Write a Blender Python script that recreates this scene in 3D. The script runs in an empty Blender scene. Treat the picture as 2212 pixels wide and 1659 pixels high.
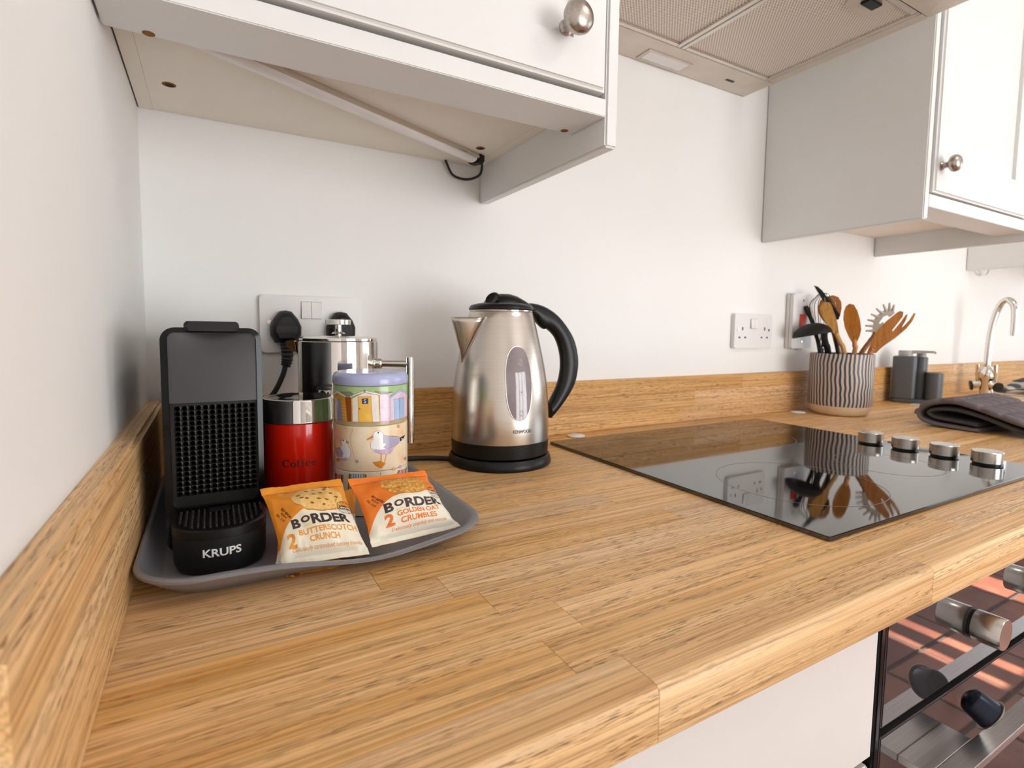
import bpy, bmesh, math, random
from mathutils import Vector, Matrix, noise
from mathutils.geometry import tessellate_polygon
random.seed(7)
PI = math.pi
SC = bpy.context.scene
COL = SC.collection
T = 0.91          # height of the worktop above the floor; coordinates below are relative to the worktop

# ------------------------------------------------------------------ camera
CAMP = Vector((0.0777, -0.885, 0.2096))
yaw, pit, rol = math.radians(29.5273), math.radians(-4.3241), math.radians(0.7215)
F = Vector((math.sin(yaw)*math.cos(pit), math.cos(yaw)*math.cos(pit), math.sin(pit)))
R0 = Vector((math.cos(yaw), -math.sin(yaw), 0)); U0 = R0.cross(F)
RR = R0*math.cos(rol) + U0*math.sin(rol); UU = U0*math.cos(rol) - R0*math.sin(rol)
cd = bpy.data.cameras.new('camera'); cam = bpy.data.objects.new('camera', cd); COL.objects.link(cam)
cam.matrix_world = Matrix(((RR.x, UU.x, -F.x, CAMP.x), (RR.y, UU.y, -F.y, CAMP.y), (RR.z, UU.z, -F.z, CAMP.z + T), (0, 0, 0, 1)))
cd.sensor_width = 36; cd.lens = 36*1147.32/2212; cd.shift_y = -31.78/2212; cd.shift_x = 0.35/2212
cd.clip_start = 0.02; cd.clip_end = 60
cd.dof.use_dof = True; cd.dof.focus_distance = 0.55; cd.dof.aperture_fstop = 9.0
SC.camera = cam

# ------------------------------------------------------------------ light
SC.view_settings.view_transform = 'Standard'; SC.view_settings.look = 'None'
SC.view_settings.gamma = 1; SC.view_settings.use_curve_mapping = False
SC.view_settings.exposure = -0.07
W = bpy.data.worlds.new('sky'); SC.world = W; W.use_nodes = True
W.node_tree.nodes['Background'].inputs[0].default_value = (0.62, 0.80, 1.0, 1)
W.node_tree.nodes['Background'].inputs[1].default_value = 1.2

def lamp(name, kind, loc, direction, energy, color, **kw):
    l = bpy.data.lights.new(name, kind); l.energy = energy; l.color = color
    for k, v in kw.items(): setattr(l, k, v)
    o = bpy.data.objects.new(name, l); COL.objects.link(o); o.location = (loc[0], loc[1], loc[2] + T)
    o.rotation_euler = Vector(direction).to_track_quat('-Z', 'Y').to_euler()
    return o
SUN_E = math.radians(38)
lamp('sun', 'SUN', (2.5, -6, 4), (0.0, math.cos(SUN_E), -math.sin(SUN_E)), 60.0, (1.0, 0.93, 0.82), angle=0.005)
# daylight at the room's windows
lamp('daylight_right_window', 'AREA', (4.40, -1.55, 0.52), (-1, 0.1, -0.05), 16, (0.92, 0.97, 1.0), shape='RECTANGLE', size=1.7, size_y=1.15)
lamp('daylight_glazed_doors', 'AREA', (1.95, -3.78, 0.02), (-0.2, 1, 0.04), 101, (0.945, 0.972, 0.985), shape='RECTANGLE', size=2.0, size_y=1.9)
lamp('overhead_fill', 'AREA', (1.3, -1.3, 1.425), (0, 0, -1), 4.5, (1.0, 0.97, 0.92), shape='DISK', size=0.32)  # added lamp, out of view, lifting the worktop from above

# ------------------------------------------------------------------ materials
MATS = {}
def lin(c):
    if isinstance(c, str):
        c = [int(c[i:i+2], 16)/255 for i in (0, 2, 4)]
    return tuple((x/12.92 if x <= 0.04045 else ((x + 0.055)/1.055)**2.4) for x in c) + (1,)
class NT:
    def __init__(s, name):
        s.m = bpy.data.materials.new(name); s.m.use_nodes = True; s.t = s.m.node_tree
        s.b = s.t.nodes['Principled BSDF']; MATS[name] = s.m
    def n(s, kind, **kw):
        nd = s.t.nodes.new(kind)
        for k, v in kw.items():
            if k.startswith('i_'):
                nd.inputs[k[2:].replace('_', ' ')].default_value = v
            else: setattr(nd, k, v)
        return nd
    def l(s, a, b): s.t.links.new(a, b)
    def math(s, op, a, b=None, c=None):
        nd = s.n('ShaderNodeMath', operation=op)
        for i, x in enumerate((a, b, c)):
            if x is None: continue
            if isinstance(x, (int, float)): nd.inputs[i].default_value = x
            else: s.l(x, nd.inputs[i])
        return nd.outputs[0]
    def ramp(s, fac, stops):
        r = s.n('ShaderNodeValToRGB'); s.l(fac, r.inputs[0]); e = r.color_ramp.elements
        while len(e) < len(stops): e.new(0.5)
        for el, (p, c) in zip(e, stops): el.position = p; el.color = c if len(c) == 4 else lin(c)
        return r.outputs[0]
    def mix(s, fac, a, b, mode='MIX'):
        m = s.n('ShaderNodeMix', data_type='RGBA', blend_type=mode)
        for sock, x in ((m.inputs[0], fac), (m.inputs[6], a), (m.inputs[7], b)):
            if hasattr(x, 'is_output'): s.l(x, sock)
            else: sock.default_value = x
        return m.outputs[2]
    def noise(s, scale, vec=None, detail=4, rough=0.55):
        nd = s.n('ShaderNodeTexNoise', i_Scale=scale, i_Detail=detail, i_Roughness=rough)
        if vec is not None: s.l(vec, nd.inputs['Vector'])
        return nd.outputs[0]
    def obj(s): return s.n('ShaderNodeTexCoord').outputs['Object']
    def mapv(s, vec, scale=(1, 1, 1), loc=(0, 0, 0), rot=(0, 0, 0)):
        m = s.n('ShaderNodeMapping'); s.l(vec, m.inputs[0])
        m.inputs[1].default_value = loc; m.inputs[2].default_value = rot; m.inputs[3].default_value = scale
        return m.outputs[0]
    def bump(s, h, strength=0.1, dist=0.002):
        b = s.n('ShaderNodeBump', i_Strength=strength, i_Distance=dist); s.l(h, b.inputs['Height'])
        s.l(b.outputs[0], s.b.inputs['Normal'])

def mat(name, c, rough=0.5, metal=0.0, var=0.03, nscale=30, bump=0.0, bscale=300, coat=0.0, spec=0.5, **kw):
    if name in MATS: return MATS[name]
    t = NT(name); base = lin(c)
    nz = t.noise(nscale, t.obj())
    dark = tuple(x*(1 - var) for x in base[:3]) + (1,); light = tuple(min(1, x*(1 + var)) for x in base[:3]) + (1,)
    t.l(t.ramp(nz, [(0.3, dark), (0.7, light)]), t.b.inputs['Base Color'])
    t.b.inputs['Roughness'].default_value = rough; t.b.inputs['Metallic'].default_value = metal
    t.b.inputs['Coat Weight'].default_value = coat; t.b.inputs['Specular IOR Level'].default_value = spec
    for k, v in kw.items(): t.b.inputs[k].default_value = v
    if bump: t.bump(t.noise(bscale, t.obj(), 3), bump)
    return t.m

def wood(name, axis, tones, dark='9c7244', rough=0.42, tint=0.22):
    t = NT(name)
    oi = t.n('ShaderNodeObjectInfo')
    rnd = oi.outputs['Random']
    off = t.n('ShaderNodeCombineXYZ'); 
    for i, k in enumerate((13.7, 7.3, 3.1)): t.l(t.math('MULTIPLY', rnd, k), off.inputs[i])
    add = t.n('ShaderNodeVectorMath', operation='ADD'); t.l(t.obj(), add.inputs[0]); t.l(off.outputs[0], add.inputs[1])
    v = add.outputs[0]
    def sc(a, b): return (a, b, b) if axis == 0 else ((b, a, b) if axis == 1 else (b, b, a))
    # slow warp so that the grain lines meander
    warp = t.n('ShaderNodeTexNoise', i_Scale=1.0, i_Detail=2); t.l(t.mapv(v, sc(4, 22)), warp.inputs['Vector'])
    wv = t.n('ShaderNodeVectorMath', operation='MULTIPLY_ADD'); t.l(warp.outputs['Color'], wv.inputs[0])
    wv.inputs[1].default_value = (0.005, 0.005, 0.005); t.l(v, wv.inputs[2]); v2 = wv.outputs[0]
    big = t.noise(1.0, t.mapv(v2, sc(2.2, 42)), 3)
    fine = t.noise(1.0, t.mapv(v2, sc(3.2, 420)), 4, 0.6)
    pore = t.noise(1.0, t.mapv(v2, sc(62, 1000)), 2, 0.5)
    band = t.noise(1.0, t.mapv(v2, sc(1.5, 55)), 2)
    vein = t.noise(1.0, t.mapv(v2, sc(1.3, 150)), 2)
    col = t.ramp(big, [(0.25, tones[0]), (0.5, tones[1]), (0.78, tones[2])])
    col = t.mix(t.math('MULTIPLY', t.ramp(fine, [(0.40, (1, 1, 1, 1)), (0.56, (0, 0, 0, 1))]), 0.42), col, lin(dark))
    col = t.mix(t.math('MULTIPLY', t.ramp(vein, [(0.455, (0, 0, 0, 1)), (0.49, (1, 1, 1, 1)), (0.53, (0, 0, 0, 1))]), 0.5), col, lin('8a5c2e'))
    pm = t.math('MULTIPLY', t.ramp(pore, [(0.36, (1, 1, 1, 1)), (0.44, (0, 0, 0, 1))]), t.ramp(band, [(0.40, (0, 0, 0, 1)), (0.56, (1, 1, 1, 1))]))
    col = t.mix(t.math('MULTIPLY', pm, 0.75), col, lin('5d3d1e'))
    hsv = t.n('ShaderNodeHueSaturation'); t.l(col, hsv.inputs['Color'])
    t.l(t.math('ADD', t.math('MULTIPLY', rnd, tint), 1.11 - tint*0.55), hsv.inputs['Value'])
    t.l(t.math('ADD', t.math('MULTIPLY', t.math('FRACT', t.math('MULTIPLY', rnd, 7.77)), 0.18), 0.92), hsv.inputs['Saturation'])
    t.l(hsv.outputs[0], t.b.inputs['Base Color'])
    t.l(t.math('ADD', t.math('MULTIPLY', fine, 0.25), rough - 0.12), t.b.inputs['Roughness'])
    t.b.inputs['Specular IOR Level'].default_value = 0.4
    t.bump(t.math('SUBTRACT', fine, t.math('MULTIPLY', pm, 0.8)), 0.12, 0.0006)
    return t.m

OAK = ('d9a66b', 'e5b981', 'f0cc9d')
M_OAKX = wood('oak_grain_along', 0, OAK)
M_OAKY = wood('oak_grain_depth', 1, OAK, tint=0.0)
M_OAKUP = wood('oak_upstand', 0, ('d2a066', 'ddaf78', 'e7be8c'), tint=0.16)
M_UTW = wood('utensil_wood', 2, ('a8672e', 'b87437', 'c78648'), tint=0.3, rough=0.5)
M_UTW2 = wood('pale_utensil_wood', 2, ('b98748', 'c89757', 'd3a76a'), tint=0.1, rough=0.5)

M_WALL = mat('painted_wall', 'efedea', 0.75, var=0.012, nscale=4, bump=0.06, bscale=140)
M_CEIL = mat('painted_ceiling', 'f1efec', 0.85, var=0.01)
M_CAB = mat('cabinet_white', 'e3e2df', 0.38, var=0.008)
M_CABIN = mat('cabinet_cream_board', 'efe7da', 0.5, var=0.02, nscale=12)
M_PLASTW = mat('white_plastic', 'e4e0de', 0.3, var=0.01)
M_PLASTDK = mat('socket_slot', '3a3637', 0.6)
M_RUBBER = mat('black_rubber', '1a1a1c', 0.5, var=0.06)
M_BLKGL = mat('black_gloss_plastic', '070708', 0.16, spec=0.3)
M_BLK = mat('black_satin_plastic', '0d0d0e', 0.36, var=0.05, spec=0.35)
M_BLKM = mat('black_matt_plastic', '131314', 0.5, var=0.05, bump=0.05, bscale=900, spec=0.35)
M_GREYP = mat('dark_grey_satin', '3b3a3c', 0.34, var=0.02)
M_TRAY = mat('grey_tray_plastic', '838388', 0.27, var=0.02)
M_CHROME = mat('polished_steel', 'dedad4', 0.05, 1.0, var=0.01)
M_STEEL = mat('satin_steel', 'c9c5bf', 0.24, 1.0, var=0.03)
M_PEWTER = mat('pewter', 'b3aaa2', 0.3, 1.0, var=0.12, nscale=260, bump=0.12, bscale=500)
M_HOOD = mat('hood_steel', 'd2c7ba', 0.38, 0.55, var=0.07, nscale=14)
M_ALU = mat('aluminium_profile', 'd6cfc6', 0.22, 0.9)
M_DIFF = mat('lamp_diffuser', 'ebe8e6', 0.3)
M_BIT = mat('chipboard_hole', '8a5a2a', 0.9, var=0.3, nscale=400)
M_DARKHOLE = mat('dark_hole', '2a211c', 0.9)
M_RED = mat('red_enamel', 'd61c06', 0.16, var=0.02, coat=0.4)
M_INKBLK = mat('black_print', '151112', 0.5)
M_WHITEP = mat('white_print', 'e9e9e9', 0.5)
M_GREYPR = mat('grey_print', '5b5653', 0.5)

def brushed():
    t = NT('brushed_steel'); v = t.mapv(t.obj(), (9, 9, 900))
    nz = t.noise(1.0, v, 3)
    t.l(t.ramp(nz, [(0.3, 'cbc2b8'), (0.7, 'd2cac1')]), t.b.inputs['Base Color'])
    t.b.inputs['Metallic'].default_value = 1; t.b.inputs['Roughness'].default_value = 0.25
    t.b.inputs['Anisotropic'].default_value = 0.55
    t.bump(nz, 0.02, 0.0003); return t.m
M_BRUSH = brushed()

def brushed_x():
    t = NT('brushed_bar_steel'); v = t.mapv(t.obj(), (14, 900, 900)); nz = t.noise(1.0, v, 3)
    t.l(t.ramp(nz, [(0.3, 'd0cecb'), (0.7, 'e2e0dd')]), t.b.inputs['Base Color'])
    t.b.inputs['Metallic'].default_value = 1; t.b.inputs['Roughness'].default_value = 0.3
    t.bump(nz, 0.05, 0.0004); return t.m
M_BAR = brushed_x()

def hob_glass():
    t = NT('black_hob_glass'); nz = t.noise(9, t.obj(), 4)
    t.b.inputs['Base Color'].default_value = lin('0a0a0b')
    t.l(t.ramp(nz, [(0.45, (0.03, 0.03, 0.03, 1)), (0.8, (0.09, 0.09, 0.09, 1))]), t.b.inputs['Roughness'])
    t.b.inputs['IOR'].default_value = 2.0
    return t.m
M_HOB = hob_glass()
def oven_glass():
    t = NT('mirror_oven_glass')
    t.b.inputs['Base Color'].default_value = lin('7d7676'); t.b.inputs['Metallic'].default_value = 0.85
    nz = t.noise(12, t.obj(), 3)
    t.l(t.ramp(nz, [(0.4, (0.01, 0.01, 0.01, 1)), (0.9, (0.04, 0.04, 0.04, 1))]), t.b.inputs['Roughness'])
    return t.m
M_OVEN = oven_glass()

def filt():
    t = NT('filter_mesh'); tc = t.obj()
    w1 = t.n('ShaderNodeTexVoronoi', feature='F1', distance='EUCLIDEAN'); w1.inputs['Scale'].default_value = 1; w1.inputs['Randomness'].default_value = 0.0
    t.l(t.mapv(tc, (210, 210, 0.001), rot=(0, 0, math.radians(45))), w1.inputs['Vector'])
    hole = t.ramp(w1.outputs['Distance'], [(0.36, (1, 1, 1, 1)), (0.44, (0, 0, 0, 1))])
    t.l(t.mix(hole, lin('efe5d8'), lin('b0a294')), t.b.inputs['Base Color'])
    t.b.inputs['Metallic'].default_value = 0.3; t.b.inputs['Roughness'].default_value = 0.5
    t.bump(hole, -0.5, 0.001); return t.m
M_FILT = filt()

def quarry():
    t = NT('quarry_tile'); oi = t.n('ShaderNodeObjectInfo')
    nz = t.noise(7, t.obj(), 5)
    c = t.ramp(nz, [(0.3, '6f4032'), (0.5, '84503e'), (0.75, '9c6650')])
    h = t.n('ShaderNodeHueSaturation'); t.l(c, h.inputs['Color'])
    t.l(t.math('ADD', t.math('MULTIPLY', oi.outputs['Random'], 0.4), 0.75), h.inputs['Value'])
    t.l(h.outputs[0], t.b.inputs['Base Color']); t.b.inputs['Roughness'].default_value = 0.5
    t.bump(t.noise(60, t.obj()), 0.2); return t.m
M_TILE = quarry()
M_GROUT = mat('floor_grout', '564a44', 0.9, var=0.15)

def stripe_glaze():
    # dark glaze with wavy raised pale lines, drawn round the pot by angle
    t = NT('striped_glaze'); sep = t.n('ShaderNodeSeparateXYZ'); t.l(t.obj(), sep.inputs[0])
    ang = t.math('ARCTAN2', sep.outputs[1], sep.outputs[0])
    wob = t.noise(1.0, t.mapv(t.obj(), (9, 9, 16)), 2)
    w = t.math('ADD', t.math('MULTIPLY', ang, 24.0), t.math('MULTIPLY', wob, 5.5))
    s = t.math('SINE', t.math('MULTIPLY', w, 2.0))
    line = t.ramp(t.math('ADD', t.math('MULTIPLY', s, 0.5), 0.5), [(0.40, (0, 0, 0, 1)), (0.55, (1, 1, 1, 1))])
    t.l(t.mix(line, lin('3a3a46'), lin('c4b4a6')), t.b.inputs['Base Color'])
    t.b.inputs['Roughness'].default_value = 0.4; t.bump(line, 0.5, 0.0012); return t.m
M_STRIPE = stripe_glaze()
M_CERAM = mat('bare_stoneware', 'dcc3a2', 0.45, var=0.05, nscale=60)
M_POTIN = mat('dark_glaze_inside', '3b3f4e', 0.3)
M_SLATE = mat('slate_grey_plastic', '55585c', 0.42, var=0.03)
M_LGREY = mat('pale_grey_plastic', 'a9a8a3', 0.35)
M_GLOVE = mat('charcoal_cotton', '6b6163', 0.9, var=0.12, nscale=300, bump=0.25, bscale=800)
M_GLOVEI = mat('charcoal_lining', '4b4544', 0.95, var=0.12, nscale=300)
M_WHITEM = mat('white_matt', 'efeff2', 0.4)
M_ORLED = mat('switch_red', 'e2482e', 0.3)
M_NAVY = mat('capsule_blue', '2b303c', 0.3, 0.75, var=0.05)
M_FOIL = mat('capsule_foil', '9a9487', 0.35, 0.9)
M_LAV = mat('lavender_lid', 'aab0d6', 0.22, var=0.03, coat=0.3)

# ------------------------------------------------------------------ mesh helpers
def finish(bm, name, mats, smooth=40):
    me = bpy.data.meshes.new(name); bmesh.ops.recalc_face_normals(bm, faces=bm.faces[:]); bm.to_mesh(me); bm.free()
    for m in (mats if isinstance(mats, (list, tuple)) else [mats]): me.materials.append(m)
    if smooth:
        me.polygons.foreach_set('use_smooth', [True]*len(me.polygons)); me.set_sharp_from_angle(angle=math.radians(smooth))
    return me
def tag(o, label=None, cat=None, group=None, kind=None):
    if label: o['label'] = label
    if cat: o['category'] = cat
    if group: o['group'] = group
    if kind: o['kind'] = kind
    return o
def root(name, loc, label=None, cat=None, group=None, kind=None):
    o = bpy.data.objects.new(name, None); COL.objects.link(o); o.location = (loc[0], loc[1], loc[2] + T)
    o.empty_display_size = 0.05; o['_b'] = tuple(loc)
    del o['_b']; BASE[o.name] = Vector(loc); return tag(o, label, cat, group, kind)
BASE = {}
def part(name, bm, mats, parent, label=None, smooth=40, kind=None):
    """a mesh in worktop-relative coordinates, made a child of parent (thing or part)"""
    b = BASE[parent.name]; bm.transform(Matrix.Translation(-b))
    o = bpy.data.objects.new(name, finish(bm, name, mats, smooth)); COL.objects.link(o); o.parent = parent
    BASE[o.name] = b
    return tag(o, label, kind=kind)
def single(name, bm, mats, loc, label=None, cat=None, group=None, kind=None, smooth=40):
    loc = Vector(loc); bm.transform(Matrix.Translation(-loc))
    o = bpy.data.objects.new(name, finish(bm, name, mats, smooth)); COL.objects.link(o); o.location = loc + Vector((0, 0, T))
    BASE[o.name] = loc
    return tag(o, label, cat, group, kind)
def copy_tree(o, loc, **kw):
    c = o.copy(); COL.objects.link(c); c.location = (loc[0], loc[1], loc[2] + T); tag(c, **kw)
    for ch in o.children:
        k = ch.copy(); COL.objects.link(k); k.parent = c
        for g in ch.children:
            q = g.copy(); COL.objects.link(q); q.parent = k
    return c
def B(): return bmesh.new()
def box(bm, x0, x1, y0, y1, z0, z1, bev=0.0, seg=2, mi=0):
    r = bmesh.ops.create_cube(bm, size=1.0, matrix=Matrix.Translation(((x0+x1)/2, (y0+y1)/2, (z0+z1)/2)) @ Matrix.Diagonal((abs(x1-x0), abs(y1-y0), abs(z1-z0), 1)))
    vs = r['verts']; fs = {f for v in vs for f in v.link_faces}
    for f in fs: f.material_index = mi
    if bev: bmesh.ops.bevel(bm, geom=list({e for v in vs for e in v.link_edges}), offset=bev, segments=seg, affect='EDGES', clamp_overlap=True)
    return bm
def cb(*a, **k): return box(B(), *a, **k)
def lathe(bm, prof, c=(0, 0, 0), n=48, mi=0, M=None):
    """prof: (radius, z) from bottom to top; r = 0 makes a pole"""
    rings = []
    for r, z in prof:
        if r < 1e-6: rings.append([bm.verts.new((0, 0, z))])
        else: rings.append([bm.verts.new((r*math.cos(2*PI*i/n), r*math.sin(2*PI*i/n), z)) for i in range(n)])
    for a, b in zip(rings, rings[1:]):
        for i in range(n):
            j = (i + 1) % n
            vs = [a[i % len(a)], a[j % len(a)], b[j % len(b)], b[i % len(b)]]
            u = []
            for v in vs:
                if v not in u: u.append(v)
            if len(u) > 2: bm.faces.new(u).material_index = mi
    X = Matrix.Translation(c) @ (M or Matrix.Identity(4))
    for rg in rings:
        for v in rg: v.co = X @ v.co
    return bm
def spline(pts, per=8):
    P = [Vector(p) for p in pts]; out = []
    for i in range(len(P) - 1):
        p0, p1, p2, p3 = P[max(i-1, 0)], P[i], P[i+1], P[min(i+2, len(P)-1)]
        for k in range(per):
            t = k/per
            out.append(0.5*((2*p1) + (p2-p0)*t + (2*p0-5*p1+4*p2-p3)*t*t + (3*p1-p0-3*p2+p3)*t**3))
    out.append(P[-1]); return out
def tube(bm, pts, rad, n=12, flat=None, mi=0, cap=True, closed=False):
    """sweep an ellipse along pts; rad number or list; flat = (axis vector, factor)"""
    P = [Vector(p) for p in pts]; N = len(P)
    rr = rad if isinstance(rad, (list, tuple)) else [rad]*N
    up = None; rings = []
    for i, p in enumerate(P):
        a = P[(i-1) % N] if (closed or i > 0) else p; b = P[(i+1) % N] if (closed or i < N-1) else p
        t = (b - a).normalized()
        if flat: s = Vector(flat[0]) - t*Vector(flat[0]).dot(t)
        elif up is None: s = t.orthogonal()
        else: s = up - t*up.dot(t)
        s.normalize(); up = s; q = t.cross(s); k = flat[1] if flat else 1
        rings.append([bm.verts.new(p + (s*math.cos(2*PI*j/n)*k + q*math.sin(2*PI*j/n))*rr[i]) for j in range(n)])
    prs = list(zip(rings, rings[1:])) + ([(rings[-1], rings[0])] if closed else [])
    for a, b in prs:
        for j in range(n): bm.faces.new([a[j], a[(j+1) % n], b[(j+1) % n], b[j]]).material_index = mi
    if cap and not closed:
        bm.faces.new(rings[0]).material_index = mi; bm.faces.new(list(reversed(rings[-1]))).material_index = mi
    return bm
def prism(bm, poly, d0, d1, fn, mi=0, bev=0.0):
    """extrude a 2D polygon between depths d0 and d1; fn(a, b, d) -> xyz"""
    A = [bm.verts.new(fn(a, b, d0)) for a, b in poly]; Bv = [bm.verts.new(fn(a, b, d1)) for a, b in poly]; n = len(poly)
    fs = [bm.faces.new(A), bm.faces.new(list(reversed(Bv)))]
    for i in range(n): fs.append(bm.faces.new([A[i], A[(i+1) % n], Bv[(i+1) % n], Bv[i]]))
    for f in fs: f.material_index = mi
    if bev:
        es = [e for f in fs[:2] for e in f.edges]
        bmesh.ops.bevel(bm, geom=es, offset=bev, segments=2, affect='EDGES', clamp_overlap=True)
    return bm
def rrect(x0, x1, y0, y1, r, k=6):
    out = []
    for cx, cy, a in ((x1-r, y1-r, 0), (x0+r, y1-r, 90), (x0+r, y0+r, 180), (x1-r, y0+r, 270)):
        for i in range(k + 1):
            t = math.radians(a + 90*i/k); out.append((cx + r*math.cos(t), cy + r*math.sin(t)))
    return out
def ell(cx, cy, rx, ry, n=28, rot=0):
    c, s = math.cos(rot), math.sin(rot)
    return [(cx + rx*math.cos(2*PI*i/n)*c - ry*math.sin(2*PI*i/n)*s, cy + rx*math.cos(2*PI*i/n)*s + ry*math.sin(2*PI*i/n)*c) for i in range(n)]
def loft(bm, rings, cap0=True, cap1=True, mi=0):
    V = [[bm.verts.new(p) for p in rg] for rg in rings]; n = len(V[0])
    for a, b in zip(V, V[1:]):
        for i in range(n): bm.faces.new([a[i], a[(i+1) % n], b[(i+1) % n], b[i]]).material_index = mi
    if cap0: bm.faces.new(V[0]).material_index = mi
    if cap1: bm.faces.new(list(reversed(V[-1]))).material_index = mi
    return bm

# flat print laid on a real surface: polygons in 2D, cut fine enough to follow it
def decal(shapes, fn, maxlen, step=0.00012):
    """shapes: (list of loops | polygon, material index, layer); fn(a, b, off) -> xyz"""
    bm = B()
    for poly, mi, layer in shapes:
        t = bmesh.new()
        if isinstance(poly, tuple) and poly[0] == 'mesh':
            vs = [t.verts.new((x, y, 0)) for x, y in poly[1]]
            for f in poly[2]:
                try: t.faces.new([vs[i] for i in f])
                except ValueError: pass
        else:
            vs = [t.verts.new((x, y, 0)) for x, y in poly]
            for tri in tessellate_polygon([[v.co for v in vs]]):
                try: t.faces.new([vs[i] for i in tri])
                except ValueError: pass
        for _ in range(5):
            es = [e for e in t.edges if e.calc_length() > maxlen]
            if not es: break
            bmesh.ops.subdivide_edges(t, edges=es, cuts=1); bmesh.ops.triangulate(t, faces=[f for f in t.faces if len(f.verts) > 3])
        mp = {v: bm.verts.new(fn(v.co.x, v.co.y, step*(1 + layer))) for v in t.verts}
        for f in t.faces:
            try: bm.faces.new([mp[v] for v in f.verts]).material_index = mi
            except ValueError: pass
        t.free()
    return bm
_txt = {}
def text2d(s, size, cx, cy, rot=0.0, sx=1.0, bold=0.0, shear=0.0, align='CENTER', spacing=1.0):
    key = (s, bold, shear, spacing)
    if key not in _txt:
        cu = bpy.data.curves.new('t', 'FONT'); cu.body = s; cu.size = 1; cu.align_x = 'CENTER'; cu.align_y = 'CENTER'
        cu.offset = bold; cu.shear = shear; cu.space_character = spacing; cu.resolution_u = 3
        ob = bpy.data.objects.new('t', cu); COL.objects.link(ob)
        dg = bpy.context.evaluated_depsgraph_get(); me = bpy.data.meshes.new_from_object(ob.evaluated_get(dg))
        vs = [(v.co.x, v.co.y) for v in me.vertices]; fs = [tuple(p.vertices) for p in me.polygons]
        xs = [v[0] for v in vs]; ys = [v[1] for v in vs]; ox, oy = (min(xs)+max(xs))/2, (min(ys)+max(ys))/2
        _txt[key] = ([(x-ox, y-oy) for x, y in vs], fs, max(xs)-min(xs), max(ys)-min(ys))
        bpy.data.objects.remove(ob); bpy.data.curves.remove(cu); bpy.data.meshes.remove(me)
    vs, fs, w, h = _txt[key]; k = size/h      # size = height of the ink
    c, sn = math.cos(rot), math.sin(rot)
    return ('mesh', [(cx + (x*k*sx)*c - y*k*sn, cy + (x*k*sx)*sn + y*k*c) for x, y in vs], fs)
def textw(s, w, h, cx, cy, **kw):
    """text fitted into a width and height"""
    text2d(s, h, 0, 0, **{k: v for k, v in kw.items() if k in ('bold', 'shear', 'spacing')})
    key = (s, kw.get('bold', 0.0), kw.get('shear', 0.0), kw.get('spacing', 1.0)); _, _, tw, th = _txt[key]
    return text2d(s, h, cx, cy, sx=w/(tw*h/th), **kw)
def stroke(pts, w):
    P = [Vector((p[0], p[1])) for p in pts]; L, Rr = [], []; n = len(P)
    for i, p in enumerate(P):
        a, b = P[max(i-1, 0)], P[min(i+1, n-1)]; t = (b-a).normalized(); nn = Vector((-t.y, t.x))*w/2
        L.append(p+nn); Rr.append(p-nn)
    return ('mesh', [(v.x, v.y) for v in L + Rr], [(i, i+1, n+i+1, n+i) for i in range(n-1)])

# ------------------------------------------------------------------ the room
RX, RY, CZ = 4.2, -3.6, 1.49
def struct(name, bm, m, label, loc=(0, 0, 0), smooth=0):
    return single(name, bm, m, loc, label=label, kind='structure', smooth=smooth)
struct('wall_back', cb(-0.15, RX+0.15, 0, 0.15, -T, CZ), M_WALL, 'white painted wall behind the worktop')
struct('wall_left', cb(-0.15, 0, RY-0.15, 0, -T, CZ), M_WALL, 'pale painted wall at the left end of the worktop')
struct('ceiling', cb(-0.15, RX+0.15, RY-0.15, 0.15, CZ, CZ+0.1), M_CEIL, 'white kitchen ceiling')
def pierced(u0, u1, holes, fn):
    """a wall slab from u0..u1, z -T..CZ with rectangular openings (ua, ub, za, zb)"""
    us = sorted({u0, u1, *[h[0] for h in holes], *[h[1] for h in holes]}); zs = sorted({-T, CZ, *[h[2] for h in holes], *[h[3] for h in holes]})
    bm = B()
    for a, b in zip(us, us[1:]):
        for c, d in zip(zs, zs[1:]):
            if any(h[0]-1e-6 <= a and b <= h[1]+1e-6 and h[2]-1e-6 <= c and d <= h[3]+1e-6 for h in holes): continue
            box(bm, *fn(a, b), c, d)
    return bm
HR = [(-2.4, -0.7, -0.06, 1.1)]
struct('wall_right', pierced(RY-0.15, 0.0, HR, lambda a, b: (RX, RX+0.15, a, b)), M_WALL, 'white wall with the window by the sink')
HF = [(0.95, 3.3, -T, 1.24)]
struct('wall_front', pierced(0.0, RX, HF, lambda a, b: (a, b, RY-0.15, RY)), M_WALL, 'white wall behind the camera with glazed garden doors')
M_FRAME = mat('white_frame_paint', 'eceae6', 0.4)
def window(name, u0, u1, z0, z1, fn, nm, label):
    w = struct(name, pierced2(u0, u1, z0, z1, nm, fn), M_FRAME, label); return w
def pierced2(u0, u1, z0, z1, nm, fn, t=0.05):
    bm = B(); box(bm, *fn(u0, u1), z0, z0+t); box(bm, *fn(u0, u1), z1-t, z1)
    for i in range(nm + 1):
        u = u0 + (u1-u0-t)*i/nm; box(bm, *fn(u, u+t), z0+t, z1-t)
    return bm
window('window_1', -2.4, -0.7, -0.06, 1.1, lambda a, b: (RX+0.06, RX+0.12, a, b), 2, 'white framed window by the sink')
dm = pierced2(0.95, 3.3, -T, 1.24, 4, lambda a, b: (a, b, RY-0.11, RY-0.05), 0.06)
struct('door_1', dm, M_FRAME, 'white framed glazed garden doors behind the camera')
cl = root('added_ceiling_light', (1.3, -1.3, 1.43), 'added round ceiling light, out of view, housing the overhead fill', 'light')  # fixture made up to go with the added overhead lamp
part('base_plate', lathe(B(), [(0, 1.472), (0.19, 1.472), (0.19, 1.4895), (0, 1.4895)], (1.3, -1.3, 0), 40), M_FRAME, cl)
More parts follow.
